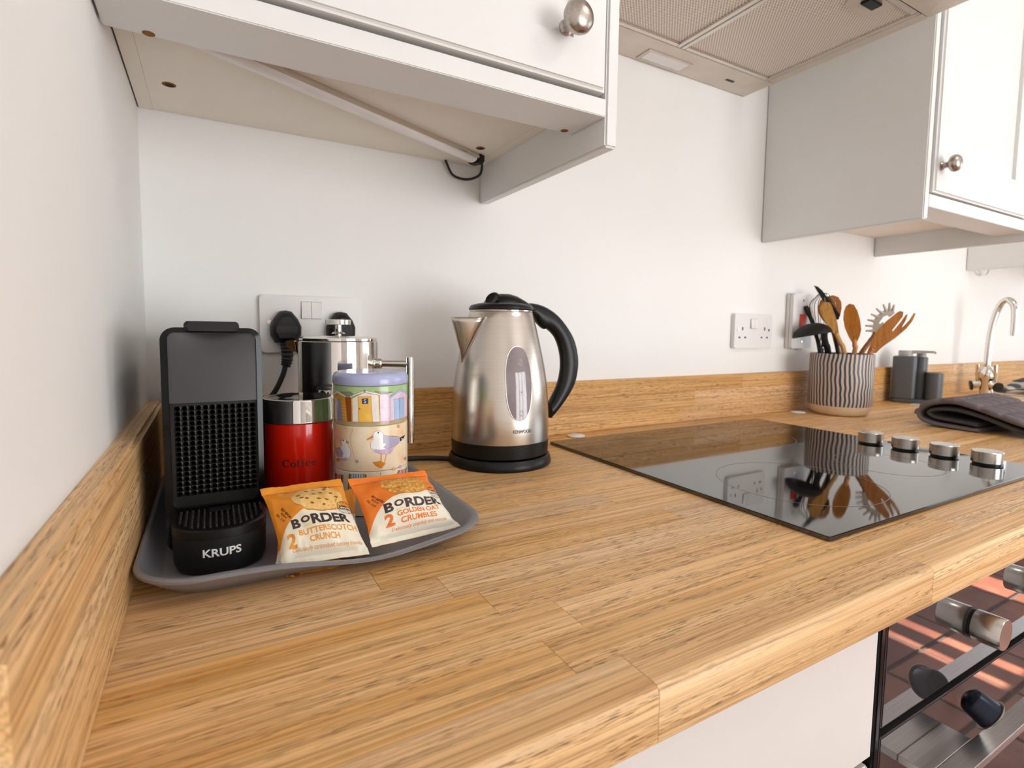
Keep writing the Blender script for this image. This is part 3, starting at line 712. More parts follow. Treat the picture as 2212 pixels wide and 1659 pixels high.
# ------------------------------------------------------------------ coffee machine
def coffee_machine():
    x0, x1, yf, yb, zt = 0.0388, 0.1185, -0.335, -0.092, 0.2075
    cm = root('coffee_machine', (0.0787, -0.24, TZ), 'black capsule coffee machine standing on the grey tray', 'coffee machine')
    part('body', prism(B(), rrect(x0+0.001, x1-0.001, TZ+0.004, zt-0.001, 0.010), yf+0.006, yb, lambda a, b, d: (a, d, b), bev=0.003), M_BLK, cm)
    # glossy surround
    o, i = rrect(x0, x1, TZ+0.002, zt, 0.0115, 8), rrect(x0+0.0052, x1-0.0045, 0.046, zt-0.0042, 0.007, 8)
    bm = B(); rr = []
    for poly, y in ((o, yf+0.0058), (o, yf-0.001), (i, yf-0.002), (i, yf+0.0058)): rr.append([bm.verts.new((a, y, b)) for a, b in poly])
    for p, q in zip(rr, rr[1:]):
        for k in range(len(p)): bm.faces.new([p[k], p[(k+1) % len(p)], q[(k+1) % len(p)], q[k]])
    part('front_surround', bm, M_BLKGL, cm)
    # grey upper panel, gently dished below the lever
    bm = B(); nx, nz = 20, 20; G = []
    for a in range(nx+1):
        row = []
        for b in range(nz+1):
            u, v = a/nx, b/nz; x = x0+0.0054+(x1-x0-0.0101)*u; z = 0.1405+(zt-0.0046-0.1405)*v
            d = 0.006*math.exp(-((u-0.5)/0.33)**2)*max(0, (v-0.62)/0.38)**1.5
            row.append(bm.verts.new((x, yf-0.0002+d - 0.0015*math.sin(PI*u)*(1-v), z)))
        G.append(row)
    for a in range(nx):
        for b in range(nz): bm.faces.new([G[a][b], G[a+1][b], G[a+1][b+1], G[a][b+1]])
    part('front_panel', bm, M_GREYP, cm, 'dark grey satin upper panel')
    # grille with round holes
    gx0, gx1, gz0, gz1 = x0+0.0085, x1-0.006, 0.0555, 0.1375; nc, nr = 12, 18; k = 12
    bm = B(); yg = yf+0.003
    cw, ch = (gx1-gx0)/nc, (gz1-gz0)/nr; r = min(cw, ch)*0.41
    for a in range(nc):
        for b in range(nr):
            cx, cz = gx0+cw*(a+0.5), gz0+ch*(b+0.5)
            sq = []
            for j in range(k):
                t = 2*PI*j/k + PI/4; c, s = math.cos(t), math.sin(t); m = max(abs(c), abs(s)); sq.append(bm.verts.new((cx+c/m*cw/2, yg, cz+s/m*ch/2)))
            c1 = [bm.verts.new((cx+r*1.08*math.cos(2*PI*j/k+PI/4), yg-0.0004, cz+r*1.08*math.sin(2*PI*j/k+PI/4))) for j in range(k)]
            c2 = [bm.verts.new((cx+r*0.95*math.cos(2*PI*j/k+PI/4), yg+0.0005, cz+r*0.95*math.sin(2*PI*j/k+PI/4))) for j in range(k)]
            c3 = [bm.verts.new((cx+r*0.8*math.cos(2*PI*j/k+PI/4), yg+0.0028, cz+r*0.8*math.sin(2*PI*j/k+PI/4))) for j in range(k)]
            for p, q in ((sq, c1), (c1, c2), (c2, c3)):
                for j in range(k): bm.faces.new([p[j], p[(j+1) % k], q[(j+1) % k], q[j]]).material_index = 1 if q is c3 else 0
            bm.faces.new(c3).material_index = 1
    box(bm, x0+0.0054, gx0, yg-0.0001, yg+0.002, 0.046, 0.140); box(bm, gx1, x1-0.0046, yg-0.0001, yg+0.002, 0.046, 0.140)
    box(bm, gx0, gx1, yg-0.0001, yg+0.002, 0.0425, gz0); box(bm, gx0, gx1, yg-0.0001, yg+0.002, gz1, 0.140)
    part('hole_grille', bm, [M_BLK, mat('grille_hole_shade', '020202', 0.9, spec=0.0)], cm, 'black grille with rows of round holes', smooth=35)  # hole walls and floors coloured near black in place of deep shade
    # drip tray: straight sides, round front
    def plan(ins, n=26):
        a0, a1 = x0+0.0055+ins, x1-0.0012-ins; c = (a0+a1)/2; h = (a1-a0)/2; yb0 = yf+0.002
        pts = [(a1, yb0)]
        for j in range(n+1):
            t = -PI*j/n; s = abs(math.sin(t))**0.62; pts.append((c+h*math.cos(t)*(1 if abs(math.cos(t)) > 0.999 else 1), -0.353-(0.045-ins)*s))
        pts.append((a0, yb0)); return pts
    zd = 0.0425
    dt = part('drip_tray', loft(B(), [[(a, b, TZ+0.0006) for a, b in plan(0.0025)], [(a, b, TZ+0.006) for a, b in plan(0.0005)], [(a, b, zd-0.008) for a, b in plan(0.0)]]), M_BLKM, cm)
    part('drip_rim', loft(B(), [[(a, b, zd-0.0078) for a, b in plan(0.0)], [(a, b, zd-0.0008) for a, b in plan(0.0)], [(a, b, zd) for a, b in plan(0.0012)], [(a, b, zd) for a, b in plan(0.0035)], [(a, b, zd-0.0012) for a, b in plan(0.004)]]), M_BLK, dt)
    bm = B(); c = (x0+x1)/2+0.002
    for a in range(15):
        for b in range(13):
            px, py = x0+0.0118+a*0.00450, yf-0.004-b*0.0039
            s = math.sqrt(max(0, 1-((px-c)/0.0335)**2))
            if py < -0.350-0.040*s**0.9: continue
            if b < 3 and abs(px-c) < 0.010: continue
            lathe(bm, [(0.0015, zd-0.0011), (0.0013, zd+0.0004), (0.0007, zd+0.0012), (0, zd+0.0013)], (px, py, 0), 8)
    part('drip_ridges', bm, M_BLK, dt, kind='stuff')
    part('finger_tab', cb(c-0.0088, c+0.0088, yf-0.0145, yf-0.004, zd-0.0005, zd+0.0022, bev=0.001), M_BLK, dt)
    # lever on top
    bm = prism(B(), rrect(0.0570, 0.1002, zt-0.0032, zt+0.0056, 0.0035, 6), yf-0.006, yf+0.10, lambda a, b, d: (a, d, b), bev=0.0025); part('top_lever', bm, M_BLKM, cm)
    # lettering
    pl = plan(0.0); lens = [0]
    for p, q in zip(pl, pl[1:]): lens.append(lens[-1]+math.dist(p, q))
    mid = lens[-1]/2
    def fn(a, b, off):
        s = max(0.001, min(lens[-1]-0.001, mid - a))
        for j in range(len(pl)-1):
            if lens[j+1] >= s: break
        t = (s-lens[j])/(lens[j+1]-lens[j]); p, q = Vector(pl[j]), Vector(pl[j+1]); m = p.lerp(q, t); d = (q-p).normalized(); nn = Vector((-d.y, d.x))
        if nn.y > 0: nn = -nn
        return (m.x+nn.x*off, m.y+nn.y*off, b)
    part('brand_lettering', decal([(textw('KRUPS', 0.0285, 0.0068, 0.0005, 0.0235, bold=0.022), 0, 1)], fn, 0.002), M_WHITEP, cm, 'pale grey lettering', smooth=0)
coffee_machine()

# ------------------------------------------------------------------ tins and cafetiere
def facing(c):
    d = Vector((CAMP.x-c[0], CAMP.y-c[1])); return math.atan2(d.y, d.x)
def cyl(c, r):
    a0 = facing(c)
    return lambda a, b, off: (c[0]+(r+off)*math.cos(a0+a/r), c[1]+(r+off)*math.sin(a0+a/r), b)   # a = arc length to the viewer's right

def red_tin():
    c = (0.1655, -0.2235); r = 0.0388
    o = root('coffee_tin', (c[0], c[1], TZ), 'red enamel coffee canister with steel lid on the tray', 'canister')
    part('canister', lathe(B(), [(0, TZ), (r-0.002, TZ), (r, TZ+0.002), (r, 0.1005), (r-0.002, 0.1012), (0, 0.1012)], (*c, 0), 64), M_RED, o)
    part('lid', lathe(B(), [(0, 0.1014), (r+0.001, 0.1014), (r+0.0018, 0.1022), (r+0.0012, 0.1035), (r+0.0012, 0.1255), (r+0.0002, 0.1275), (r-0.003, 0.1283), (r-0.006, 0.1275), (0, 0.1272)], (*c, 0), 64), M_CHROME, o)
    # hand drawn roman letters: thick and thin strokes
    L = []
    def rg(cx, rx, ry, cz, t0, t1, thick, thin, n=22):
        out, inn = [], []
        for i in range(n+1):
            t = math.radians(t0+(t1-t0)*i/n); w = thin+(thick-thin)*abs(math.cos(t))**1.5
            out.append((cx+rx*math.cos(t), cz+ry*math.sin(t))); inn.append((cx+(rx-w)*math.cos(t), cz+(ry-w*0.55-thin*0.3)*math.sin(t)))
        L.append((out+inn[::-1], 0, 0))
    def bar(x0, z0, x1, z1): L.append(([(x0, z0), (x1, z0), (x1, z1), (x0, z1)], 0, 0))
    z0 = 0.0535; xh = 0.0052; ch = 0.0082
    x = -0.0145
    rg(x, 0.0042, ch/2+0.0002, z0+ch/2, 48, 312, 0.0018, 0.0008); bar(x+0.0024, z0+ch-0.0028, x+0.0031, z0+ch)
    x += 0.0075; rg(x, 0.0030, xh/2+0.0002, z0+xh/2, 0, 360, 0.0015, 0.0007)
    for _ in range(2):
        x += 0.0049; bar(x-0.0006, z0, x+0.0005, z0+ch-0.001); rg(x+0.0015, 0.0021, 0.0018, z0+ch-0.0014, 20, 180, 0.0009, 0.0005); bar(x-0.002, z0+xh-0.0005, x+0.0022, z0+xh); bar(x-0.0018, z0, x+0.0017, z0+0.0005)
    for k in range(2):
        x += 0.0058 if k == 0 else 0.0062
        rg(x, 0.0026, xh/2+0.0002, z0+xh/2, 5, 318, 0.0014, 0.0007); bar(x-0.0022, z0+xh*0.52, x+0.0024, z0+xh*0.52+0.0005)
    part('lettering', decal(L, cyl(c, r), 0.002), M_INKBLK, o, smooth=0)
red_tin()

def beach_tin():
    c = (0.2353, -0.2805); r = 0.0409
    o = root('stacking_tin', (c[0], c[1], TZ), 'stacked seaside tin with beach huts, gulls and lavender lid', 'tin')
    m_cream = mat('tin_cream', 'e9dcc2', 0.25, var=0.06, nscale=50, coat=0.3)
    m_green = mat('tin_green', 'a4c389', 0.25, var=0.12, nscale=60, coat=0.3)
    t = NT('tin_sand_wash'); nz = t.noise(38, t.obj(), 4)
    t.l(t.ramp(nz, [(0.3, 'efe3cb'), (0.55, 'ecd3ae'), (0.75, 'e4ad85')]), t.b.inputs['Base Color']); t.b.inputs['Roughness'].default_value = 0.22; m_sand = t.m
    zs = [TZ, 0.0535, 0.1035, 0.1470]
    for (z0, z1), m in zip(zip(zs, zs[1:]), (m_cream, m_sand, m_green)):
        part('tin_section', lathe(B(), [(0, z0+0.0001), (r-0.0010, z0+0.0001), (r, z0+0.0009), (r, z1-0.0009), (r-0.001, z1-0.0001), (0, z1-0.0001)], (*c, 0), 72), m, o)
    part('lid', lathe(B(), [(0, 0.1471), (r+0.0006, 0.1471), (r+0.0009, 0.148), (r+0.0009, 0.1545), (r-0.001, 0.1585), (r-0.004, 0.1602), (r-0.007, 0.1600), (0, 0.1590)], (*c, 0), 72), M_LAV, o)
    f0 = cyl(c, r)
    # pictures are placed by their height fraction and their position across the visible half
    tops = [((110, 275), (560, 305), (1052, 265)), ((115, 800), (560, 845), (1058, 765)), ((130, 1310), (600, 1360), (1065, 1248)), ((140, 1850), (600, 1900), (1068, 1780))]
    def q(p, x):
        s = 0
        for i in range(3):
            l = p[i][1]
            for j in range(3):
                if j != i: l *= (x-p[j][0])/(p[i][0]-p[j][0])
            s += l
        return s
    def X(cx, cy, seg):
        a = math.asin(max(-0.985, min(0.985, (cx-582)/478)))*r
        f = (cy-q(tops[seg], cx))/(q(tops[seg+1], cx)-q(tops[seg], cx)); zt, zb = [(0.147, 0.1035), (0.1035, 0.0535), (0.0535, TZ)][seg]
        return (a, zt+(zb-zt)*f)
    names = [('ink_line', '4a3a30'), ('hut_ochre', 'd79a33'), ('hut_brown', '9b5023'), ('hut_white', 'ece6e2'), ('hut_yellow', 'eebb4e'), ('hut_mauve', 'd3bcd0'), ('hut_blue', 'a3bce0'), ('hut_slate', '8f93bd'), ('plaque_blue', '33406e'), ('roof_grey', '8d8b76'), ('path_tan', 'b79a78'), ('gull_white', 'f3f1ee'), ('gull_grey', 'b1a8bd'), ('gull_lilac', 'c7a9c8'), ('gull_orange', 'dd8a2c'), ('ink_black', '1c1a1c'), ('deck_red', 'a53448'), ('deck_blue', '6fa3c0'), ('deck_wood', '9a6e34'), ('hut_pink', 'dfc4d6'), ('shell_pink', 'd9957b')]
    ms = [mat('tin_'+n, h, 0.25, var=0.08, nscale=90, coat=0.3) for n, h in names]; ix = {n: i for i, (n, h) in enumerate(names)}
    S = []
    def P(col, pts, seg, layer=1, line=0):
        pp = [X(a, b, seg) for a, b in pts]
        S.append((pp, ix[col], layer))
        if line: S.append((stroke(pp+[pp[0]], 0.00022*line), ix['ink_line'], layer+1))
    def Ln(col, pts, w, seg, layer=3): S.append((stroke([X(a, b, seg) for a, b in pts], w), ix[col], layer))
    # huts
    P('path_tan', [(116, 760), (300, 775), (560, 785), (800, 770), (1058, 705), (1058, 750), (800, 812), (560, 828), (300, 815), (118, 785)], 0, 0)
    P('hut_ochre', [(117, 430), (175, 385), (272, 450), (292, 772), (124, 745)], 0, 1, 1); P('hut_brown', [(274, 450), (340, 450), (352, 772), (298, 776)], 0, 1, 1)
    P('hut_slate', [(150, 480), (205, 474), (232, 768), (160, 745)], 0, 2, 1); P('roof_grey', [(205, 378), (340, 375), (372, 405), (330, 440), (278, 440)], 0, 2, 1)
    P('hut_white', [(112, 415), (174, 360), (275, 425), (278, 452), (175, 392), (116, 445)], 0, 3, 1)
    for k in range(5): Ln('hut_white', [(222, 560+k*40), (284, 566+k*40)], 0.0002, 0); Ln('hut_white', [(122, 540+k*40), (158, 545+k*40)], 0.0002, 0)
    P('hut_mauve', [(688, 420), (850, 385), (815, 440), (815, 770), (692, 778)], 0, 1, 1); P('roof_grey', [(625, 375), (850, 380), (790, 412), (690, 405)], 0, 1, 1)
    P('hut_yellow', [(340, 470), (505, 378), (680, 425), (692, 778), (345, 775)], 0, 2, 1); P('hut_white', [(360, 465), (505, 392), (668, 430), (680, 778), (360, 775)], 0, 3)
    P('hut_yellow', [(425, 446), (580, 433), (600, 785), (428, 782)], 0, 4, 1.4); P('plaque_blue', [(472, 472), (548, 466), (548, 540), (476, 542)], 0, 5, 1)
    S.append((textw('S', 0.0022, 0.0042, *X(510, 505, 0)), ix['hut_white'], 7)); P('ink_line', ell(445, 605, 7, 10, 10), 0, 5)
    P('hut_white', [(325, 455), (330, 435), (505, 360), (690, 405), (692, 428), (505, 385)], 0, 5, 1); P('hut_slate', [(488, 372), (506, 350), (520, 372), (506, 392)], 0, 6, 1)
    P('hut_pink', [(815, 440), (945, 345), (1030, 395), (1052, 430), (1056, 705), (815, 765)], 0, 1, 1); P('hut_white', [(850, 490), (1000, 445), (1010, 720), (855, 752)], 0, 2)
    P('hut_blue', [(858, 480), (930, 462), (940, 738), (866, 752)], 0, 3, 1); P('hut_blue', [(934, 462), (1000, 448), (1004, 715), (944, 736)], 0, 3, 1)
    P('hut_blue', [(805, 450), (945, 340), (1035, 385), (1035, 405), (945, 368), (812, 465)], 0, 4, 1)
    for k in range(6): Ln('hut_white', [(690, 470+k*48), (812, 460+k*50)], 0.00012, 0, 2)
    # gulls
    gl = [(535, 985), (600, 945), (620, 905), (665, 890), (710, 905), (735, 950), (800, 945), (900, 945), (960, 950), (930, 1010), (860, 1080), (815, 1140), (760, 1155), (680, 1150), (620, 1130), (575, 1085), (570, 1030), (605, 985)]
    P('gull_white', gl, 1, 1, 1.3); P('gull_lilac', [(605, 1100), (700, 1105), (790, 1085), (858, 1082), (815, 1140), (760, 1155), (680, 1150), (625, 1132)], 1, 2)
    P('gull_grey', [(728, 935), (800, 950), (880, 945), (945, 955), (925, 1012), (850, 1075), (770, 1088), (730, 1080), (770, 1035), (730, 1030)], 1, 3, 1)
    P('ink_black', [(940, 958), (1015, 925), (990, 965), (945, 1003)], 1, 4); P('gull_white', ell(968, 970, 9, 7, 8), 1, 5)
    P('gull_orange', [(528, 985), (605, 948), (608, 972), (560, 985), (532, 1000)], 1, 4, 1); P('ink_black', ell(667, 912, 9, 10, 10), 1, 4)
    Ln('gull_orange', [(705, 1152), (698, 1240)], 0.0012, 1); Ln('gull_orange', [(765, 1155), (742, 1250)], 0.0012, 1); P('gull_orange', [(595, 1250), (690, 1235), (755, 1258), (700, 1315), (640, 1290)], 1, 3, 1)
    P('gull_white', [(215, 1000), (245, 972), (280, 990), (290, 1035), (325, 1090), (333, 1150), (310, 1205), (250, 1222), (190, 1210), (150, 1150), (135, 1090), (200, 1075), (225, 1045)], 1, 1, 1.2)
    P('gull_grey', [(132, 1085), (200, 1078), (238, 1135), (225, 1180), (170, 1175), (140, 1130)], 1, 2, 1); P('gull_lilac', [(180, 1185), (300, 1190), (270, 1222), (200, 1215)], 1, 2)
    P('gull_orange', [(275, 995), (315, 1020), (280, 1028)], 1, 3, 1); P('ink_black', ell(240, 995, 7, 9, 10), 1, 3)
    Ln('shell_pink', [(365, 870), (335, 930), (330, 1010), (345, 1080), (370, 1180), (400, 1230)], 0.0004, 1, 1)
    for x, y, cl in ((405, 1235, 'gull_grey'), (860, 1315, 'hut_yellow'), (945, 1285, 'gull_lilac'), (1015, 1195, 'shell_pink'), (920, 830, 'shell_pink'), (165, 1215, 'hut_ochre')): P(cl, ell(x, y, 20, 17, 12), 1, 1, 1)
    # deck chairs
    for x0, x1, colr, lean in ((135, 215, 'deck_red', 15), (320, 500, 'deck_blue', -10)):
        P('hut_white', [(x0+5, 1375), (x1-4, 1385), (x1-4+lean, 1640), (x0+5+lean, 1630)], 2, 1)
        n = 4 if x1-x0 < 120 else 6; w = (x1-x0)/n
        for k in range(n): P(colr, [(x0+w*k+3, 1378), (x0+w*k+w*0.72, 1380), (x0+w*k+w*0.72+lean, 1640), (x0+w*k+3+lean, 1635)], 2, 2)
        P('deck_wood', [(x0-12, 1375), (x0+4, 1375), (x0-20, 1650), (x0-38, 1650)], 2, 3, 1); P('deck_wood', [(x1, 1385), (x1+20, 1388), (x1+2, 1650), (x1-16, 1650)], 2, 3, 1)
    P('hut_white', [(935, 1325), (1032, 1305), (1010, 1500), (880, 1500)], 2, 1)
    for k in range(5): P('deck_red', [(940+19*k, 1325-3.5*k), (951+19*k, 1322-3.5*k), (905+23*k, 1500), (888+23*k, 1500)], 2, 2)
    P('deck_wood', [(918, 1330), (936, 1330), (870, 1500), (845, 1500)], 2, 3, 1); P('deck_wood', [(1030, 1305), (1038, 1305), (1020, 1490), (1008, 1490)], 2, 3, 1)
    Ln('ink_line', [(690, 1365), (690, 1700)], 0.0003, 2, 1)
    P('plaque_blue', [(245, 1650), (290, 1590), (335, 1640), (330, 1750), (250, 1750)], 2, 3, 1)
    part('painted_pictures', decal(S, f0, 0.0035, 0.00005), ms, o, smooth=0)
beach_tin()

def cafetiere():
    c = Vector((0.228, -0.142, 0)); r = 0.0516; R_ = Vector((RR.x, RR.y, 0)).normalized()
    o = root('cafetiere', (c.x, c.y, TZ), 'polished steel cafetiere behind the two tins', 'cafetiere')
    part('pot', lathe(B(), [(0, TZ), (r-0.002, TZ), (r, TZ+0.002), (r, 0.190), (r-0.0015, 0.1912), (r-0.003, 0.1905), (r-0.004, 0.185), (0, 0.184)], c, 72), M_CHROME, o)
    l = part('lid', lathe(B(), [(r-0.0045, 0.1915), (r-0.001, 0.1918), (r-0.0012, 0.1945), (r-0.004, 0.1958), (r-0.012, 0.1972), (0.006, 0.1985), (0, 0.1985)], c, 64), M_CHROME, o)
    part('plunger_stem', lathe(B(), [(0.004, 0.1986), (0.004, 0.2), (0.009, 0.2005), (0.0075, 0.202), (0.0042, 0.2035), (0.0042, 0.2125), (0, 0.2125)], c, 24), M_CHROME, l)
    part('knob', lathe(B(), [(0, 0.2127), (0.0155, 0.2127), (0.0165, 0.2133), (0.0165, 0.2188), (0.0155, 0.2194), (0, 0.2194)], c, 40), M_CHROME, l)
    # spout: open triangular beak on the left
    sp = -R_; sd = Vector((-sp.y, sp.x, 0)); bm = B()
    def q(d, s, z): return c + sp*d + sd*s + Vector((0, 0, z))
    V = [bm.verts.new(p) for p in (q(r-0.003, 0.014, 0.192), q(r+0.0195, 0.0022, 0.1885), q(r+0.020, 0, 0.1825), q(r+0.0195, -0.0022, 0.1885), q(r-0.003, -0.014, 0.192), q(r-0.002, -0.009, 0.176), q(r-0.001, 0, 0.1705), q(r-0.002, 0.009, 0.176), q(r-0.003, 0.0, 0.1925), q(r+0.018, 0, 0.1905))]
    for f in ((0, 1, 2, 6, 7), (4, 5, 6, 2, 3), (0, 8, 9, 1), (4, 3, 9, 8), (1, 9, 3, 2)): bm.faces.new([V[i] for i in f])
    part('spout', bm, M_CHROME, o, smooth=25)
    part('spout_joint', tube(B(), [q(r+0.0008, 0.0155, 0.190), q(r+0.0012, 0.011, 0.178), q(r+0.0016, 0.0, 0.1690), q(r+0.0012, -0.011, 0.178), q(r+0.0008, -0.0155, 0.190)], 0.0012, 8), M_CHROME, o)
    # bar handle on the right
    hp = c + R_*0.0965
    hh = part('handle', tube(B(), [hp + Vector((0, 0, z)) for z in (0.052, 0.0525, 0.1695, 0.170)], [0.0045, 0.0058, 0.0058, 0.005], 20), M_CHROME, o)
    for z in (0.161, 0.072):
        part('handle_arm', tube(B(), [c + R_*(r-0.0005) + Vector((0, 0, z)), c + R_*(r+0.006) + Vector((0, 0, z)), c + R_*(r+0.008) + Vector((0, 0, z)), c + R_*0.086 + Vector((0, 0, z)), hp + Vector((0, 0, z))], [0.0075, 0.0068, 0.0048, 0.0048, 0.0056], 14), M_CHROME, hh)
cafetiere()

# ------------------------------------------------------------------ kettle
def kettle():
    c = Vector((0.4755, -0.1465, 0)); n = 72
    o = root('electric_kettle', (c.x, c.y, 0.0002), 'brushed steel electric kettle with black handle on its base', 'kettle')
    part('base_plate', lathe(B(), [(0, 0.0004), (0.0815, 0.0004), (0.0822, 0.002), (0.0815, 0.007), (0.0795, 0.0135), (0.0775, 0.0155), (0, 0.0158)], c, n), M_BLK, o)
    part('bottom_band', lathe(B(), [(0, 0.0165), (0.0745, 0.0165), (0.0765, 0.0185), (0.0772, 0.0385), (0.0765, 0.0392), (0, 0.0392)], c, n), M_BLK, o)
    prof = [(0.0768, 0.0394), (0.0770, 0.047), (0.0770, 0.065), (0.0765, 0.085), (0.0752, 0.107), (0.0730, 0.128), (0.0700, 0.148), (0.0662, 0.167), (0.0618, 0.187), (0.0570, 0.207), (0.0525, 0.224), (0.0492, 0.236)]
    def rad(z):
        for (r0, z0), (r1, z1) in zip(prof, prof[1:]):
            if z <= z1: return r0+(r1-r0)*(z-z0)/(z1-z0)
        return prof[-1][0]
    part('steel_body', lathe(B(), [(0, 0.0394)] + prof + [(0.0488, 0.2365), (0, 0.2365)], c, n), M_BRUSH, o)
    part('seam_ring', lathe(B(), [(0.0485, 0.2364), (0.0502, 0.2368), (0.0502, 0.2380), (0.0485, 0.2382)], c, n), M_CHROME, o)
    # spout (towards -x) : a V-shaped lip with an open top
    A = math.radians(181); sp = Vector((math.cos(A), math.sin(A), 0)); sd = Vector((-sp.y, sp.x, 0)); bm = B(); rows = []
    zt = 0.2265
    for k in range(9):
        t = k/8; z = 0.164 + (zt-0.164)*t; w = 0.0285*t**0.8 + 0.0008; out = 0.0335*t**1.05
        row = []
        for j in range(13):
            s = -1+2*j/12; ang = s*w/rad(z)*1.0
            p = c + (sp*math.cos(ang)+sd*math.sin(ang))*(rad(z)+0.0006) + Vector((0, 0, z))
            bulge = (1-abs(s)**1.7)*out
            row.append(bm.verts.new(p + sp*bulge))
        rows.append(row)
    for a, b in zip(rows, rows[1:]):
        for j in range(12): bm.faces.new([a[j], a[j+1], b[j+1], b[j]])
    me = part('spout', bm, M_BRUSH, o, smooth=60)
    md = me.modifiers.new('shell', 'SOLIDIFY'); md.thickness = 0.0009; md.offset = -1
    part('spout_seam', tube(B(), [c + (sp*math.cos(s)+sd*math.sin(s))*(rad(z)+0.0004) + Vector((0, 0, z)) for s, z in [(-0.62+0.62*k/12, zt+0.001-(zt-0.158)*k/12*(1.0)) for k in range(13)] + [(0.62*k/12, 0.158+(zt+0.001-0.158)*k/12) for k in range(1, 13)]], 0.0008, 6), M_STEEL, o)
    # lid with thumb hump
    ld = part('lid', lathe(B(), [(0, 0.2384), (0.0500, 0.2384), (0.0508, 0.2395), (0.0500, 0.2430), (0.0475, 0.2462), (0.036, 0.2492), (0, 0.2502)], c, 56), M_BLK, o)
    hA = math.radians(1); hv = Vector((math.cos(hA), math.sin(hA), 0)); hs = Vector((-hv.y, hv.x, 0))
    rings = []
    for x, zt_, w in ((-0.0315, 0.2445, 0.008), (-0.0290, 0.2495, 0.0135), (-0.0235, 0.2560, 0.0185), (-0.015, 0.2612, 0.0220), (-0.004, 0.2645, 0.0240), (0.010, 0.2650, 0.0245), (0.024, 0.2620, 0.0240), (0.037, 0.2560, 0.0225), (0.048, 0.2490, 0.0205), (0.056, 0.2425, 0.0180)):
        h = zt_-0.2395
        rings.append([c + hv*x + hs*(w*math.copysign(abs(math.cos(2*PI*i/28))**0.8, math.cos(2*PI*i/28))) + Vector((0, 0, 0.2395 + h*math.sin(2*PI*i/28)*(1 if math.sin(2*PI*i/28) > 0 else 0.1))) for i in range(28)])
    part('lid_hump', loft(B(), rings), M_BLK, ld)
    tow = Vector((CAMP.x-c.x, CAMP.y-c.y, 0)).normalized(); nb = (-hv*0.62 + tow*0.45 + Vector((0, 0, 0.62))).normalized()
    bt = c - hv*0.0165 + tow*0.0125 + Vector((0, 0, 0.2560))
    Mb = nb.to_track_quat('Z', 'Y').to_matrix().to_4x4()
    part('lid_button', lathe(B(), [(0, -0.006), (0.0110, -0.006), (0.0118, 0.0), (0.0108, 0.0010), (0.0085, 0.0004), (0.004, -0.0004), (0, -0.0006)], bt, 28, M=Mb), M_BLKGL, ld)
    # handle: outer and inner outline of the hook, seen from the side
    def hk(a, b):
        d = 860+a/3.607-1080; x = 0.837*d/(998-0.493*d); return x, 0.2096+(709.5-600-b/3.607)*(0.837+0.493*x)/1147
    OI = [((960, 205), (985, 290)), ((1010, 192), (1040, 300)), ((1065, 198), (1085, 360)), ((1120, 216), (1122, 392)), ((1180, 250), (1145, 390)), ((1240, 300), (1180, 415)), ((1300, 375), (1218, 462)), ((1350, 460), (1245, 530)), ((1380, 560), (1262, 610)), ((1390, 660), (1264, 700)), ((1375, 780), (1252, 785)), ((1340, 870), (1232, 850)), ((1285, 960), (1208, 905)), ((1230, 1035), (1190, 945)), ((1185, 1090), (1165, 975))]
    A_ = [hk(*q[0]) for q in OI]; B_ = [hk(*q[1]) for q in OI]
    As = spline([(x, 0, z) for x, z in A_], 4); Bs = spline([(x, 0, z) for x, z in B_], 4); rings = []
    for k, (p, q_) in enumerate(zip(As, Bs)):
        m_ = (p+q_)/2; hd_ = (p-q_)/2; wd = 0.0125
        rings.append([c + hv*(m_.x+hd_.x*math.cos(2*PI*i/22)) + hs*(wd*math.copysign(abs(math.sin(2*PI*i/22))**0.85, math.sin(2*PI*i/22))) + Vector((0, 0, m_.z+hd_.z*math.cos(2*PI*i/22))) for i in range(22)])
    part('handle', loft(B(), rings), M_BLK, o, 'thick black D-shaped handle')
    part('handle_strip', tube(B(), spline([c + hv*x + Vector((0, 0, z)) for x, z in ((0.0475, 0.2330), (0.0560, 0.2090), (0.0625, 0.1860), (0.0700, 0.150), (0.0750, 0.115), (0.0770, 0.088), (0.0772, 0.066))], 5), 0.0055, 12, flat=(hs, 1.9)), M_BLK, o)
    # water window on the side facing the room
    a0 = -PI/2 - math.radians(6)
    def surf(a, z, off): 
        rr = rad(z)+off; t = a0 + a/rad(z); return (c.x+rr*math.cos(t), c.y+rr*math.sin(t), z)
    oval = [(0.0208*math.copysign(abs(math.cos(t))**0.9, math.cos(t)), 0.1300+0.0545*math.copysign(abs(math.sin(t))**0.8, math.sin(t))) for t in [2*PI*i/48 for i in range(48)]]
    t = NT('smoky_window'); t.b.inputs['Base Color'].default_value = lin('8f8285'); t.b.inputs['Roughness'].default_value = 0.08; t.b.inputs['Coat Weight'].default_value = 0.6
    nz = t.noise(30, t.obj()); t.l(t.ramp(nz, [(0.3, '867a7c'), (0.8, '9c9093')]), t.b.inputs['Base Color'])
    ww = part('water_window', decal([(oval, 0, 0)], surf, 0.006, 0.0007), t.m, o, 'smoky oval water gauge')
    part('window_rim', tube(B(), [surf(a, z, 0.0006) for a, z in oval], 0.0006, 8, closed=True), M_STEEL, ww)
    for z, lt, ex in ((0.1640, '1.7L', 'MAX'), (0.1180, '1.0L', None), (0.0900, '0.5L', 'MIN')):
        mk = [(textw(lt, 0.007, 0.0034, 0.003, z), 0, 1), ([(-0.002, z-0.0042), (0.0065, z-0.0042), (0.0065, z-0.0037), (-0.002, z-0.0037)], 0, 1)]
        if ex: mk.append((textw(ex, 0.006, 0.0022, 0.003, z-0.0065), 0, 1))
        part('gauge_mark', decal(mk, surf, 0.004, 0.0006), mat('gauge_print', 'c9c0c0', 0.4), ww, smooth=0)
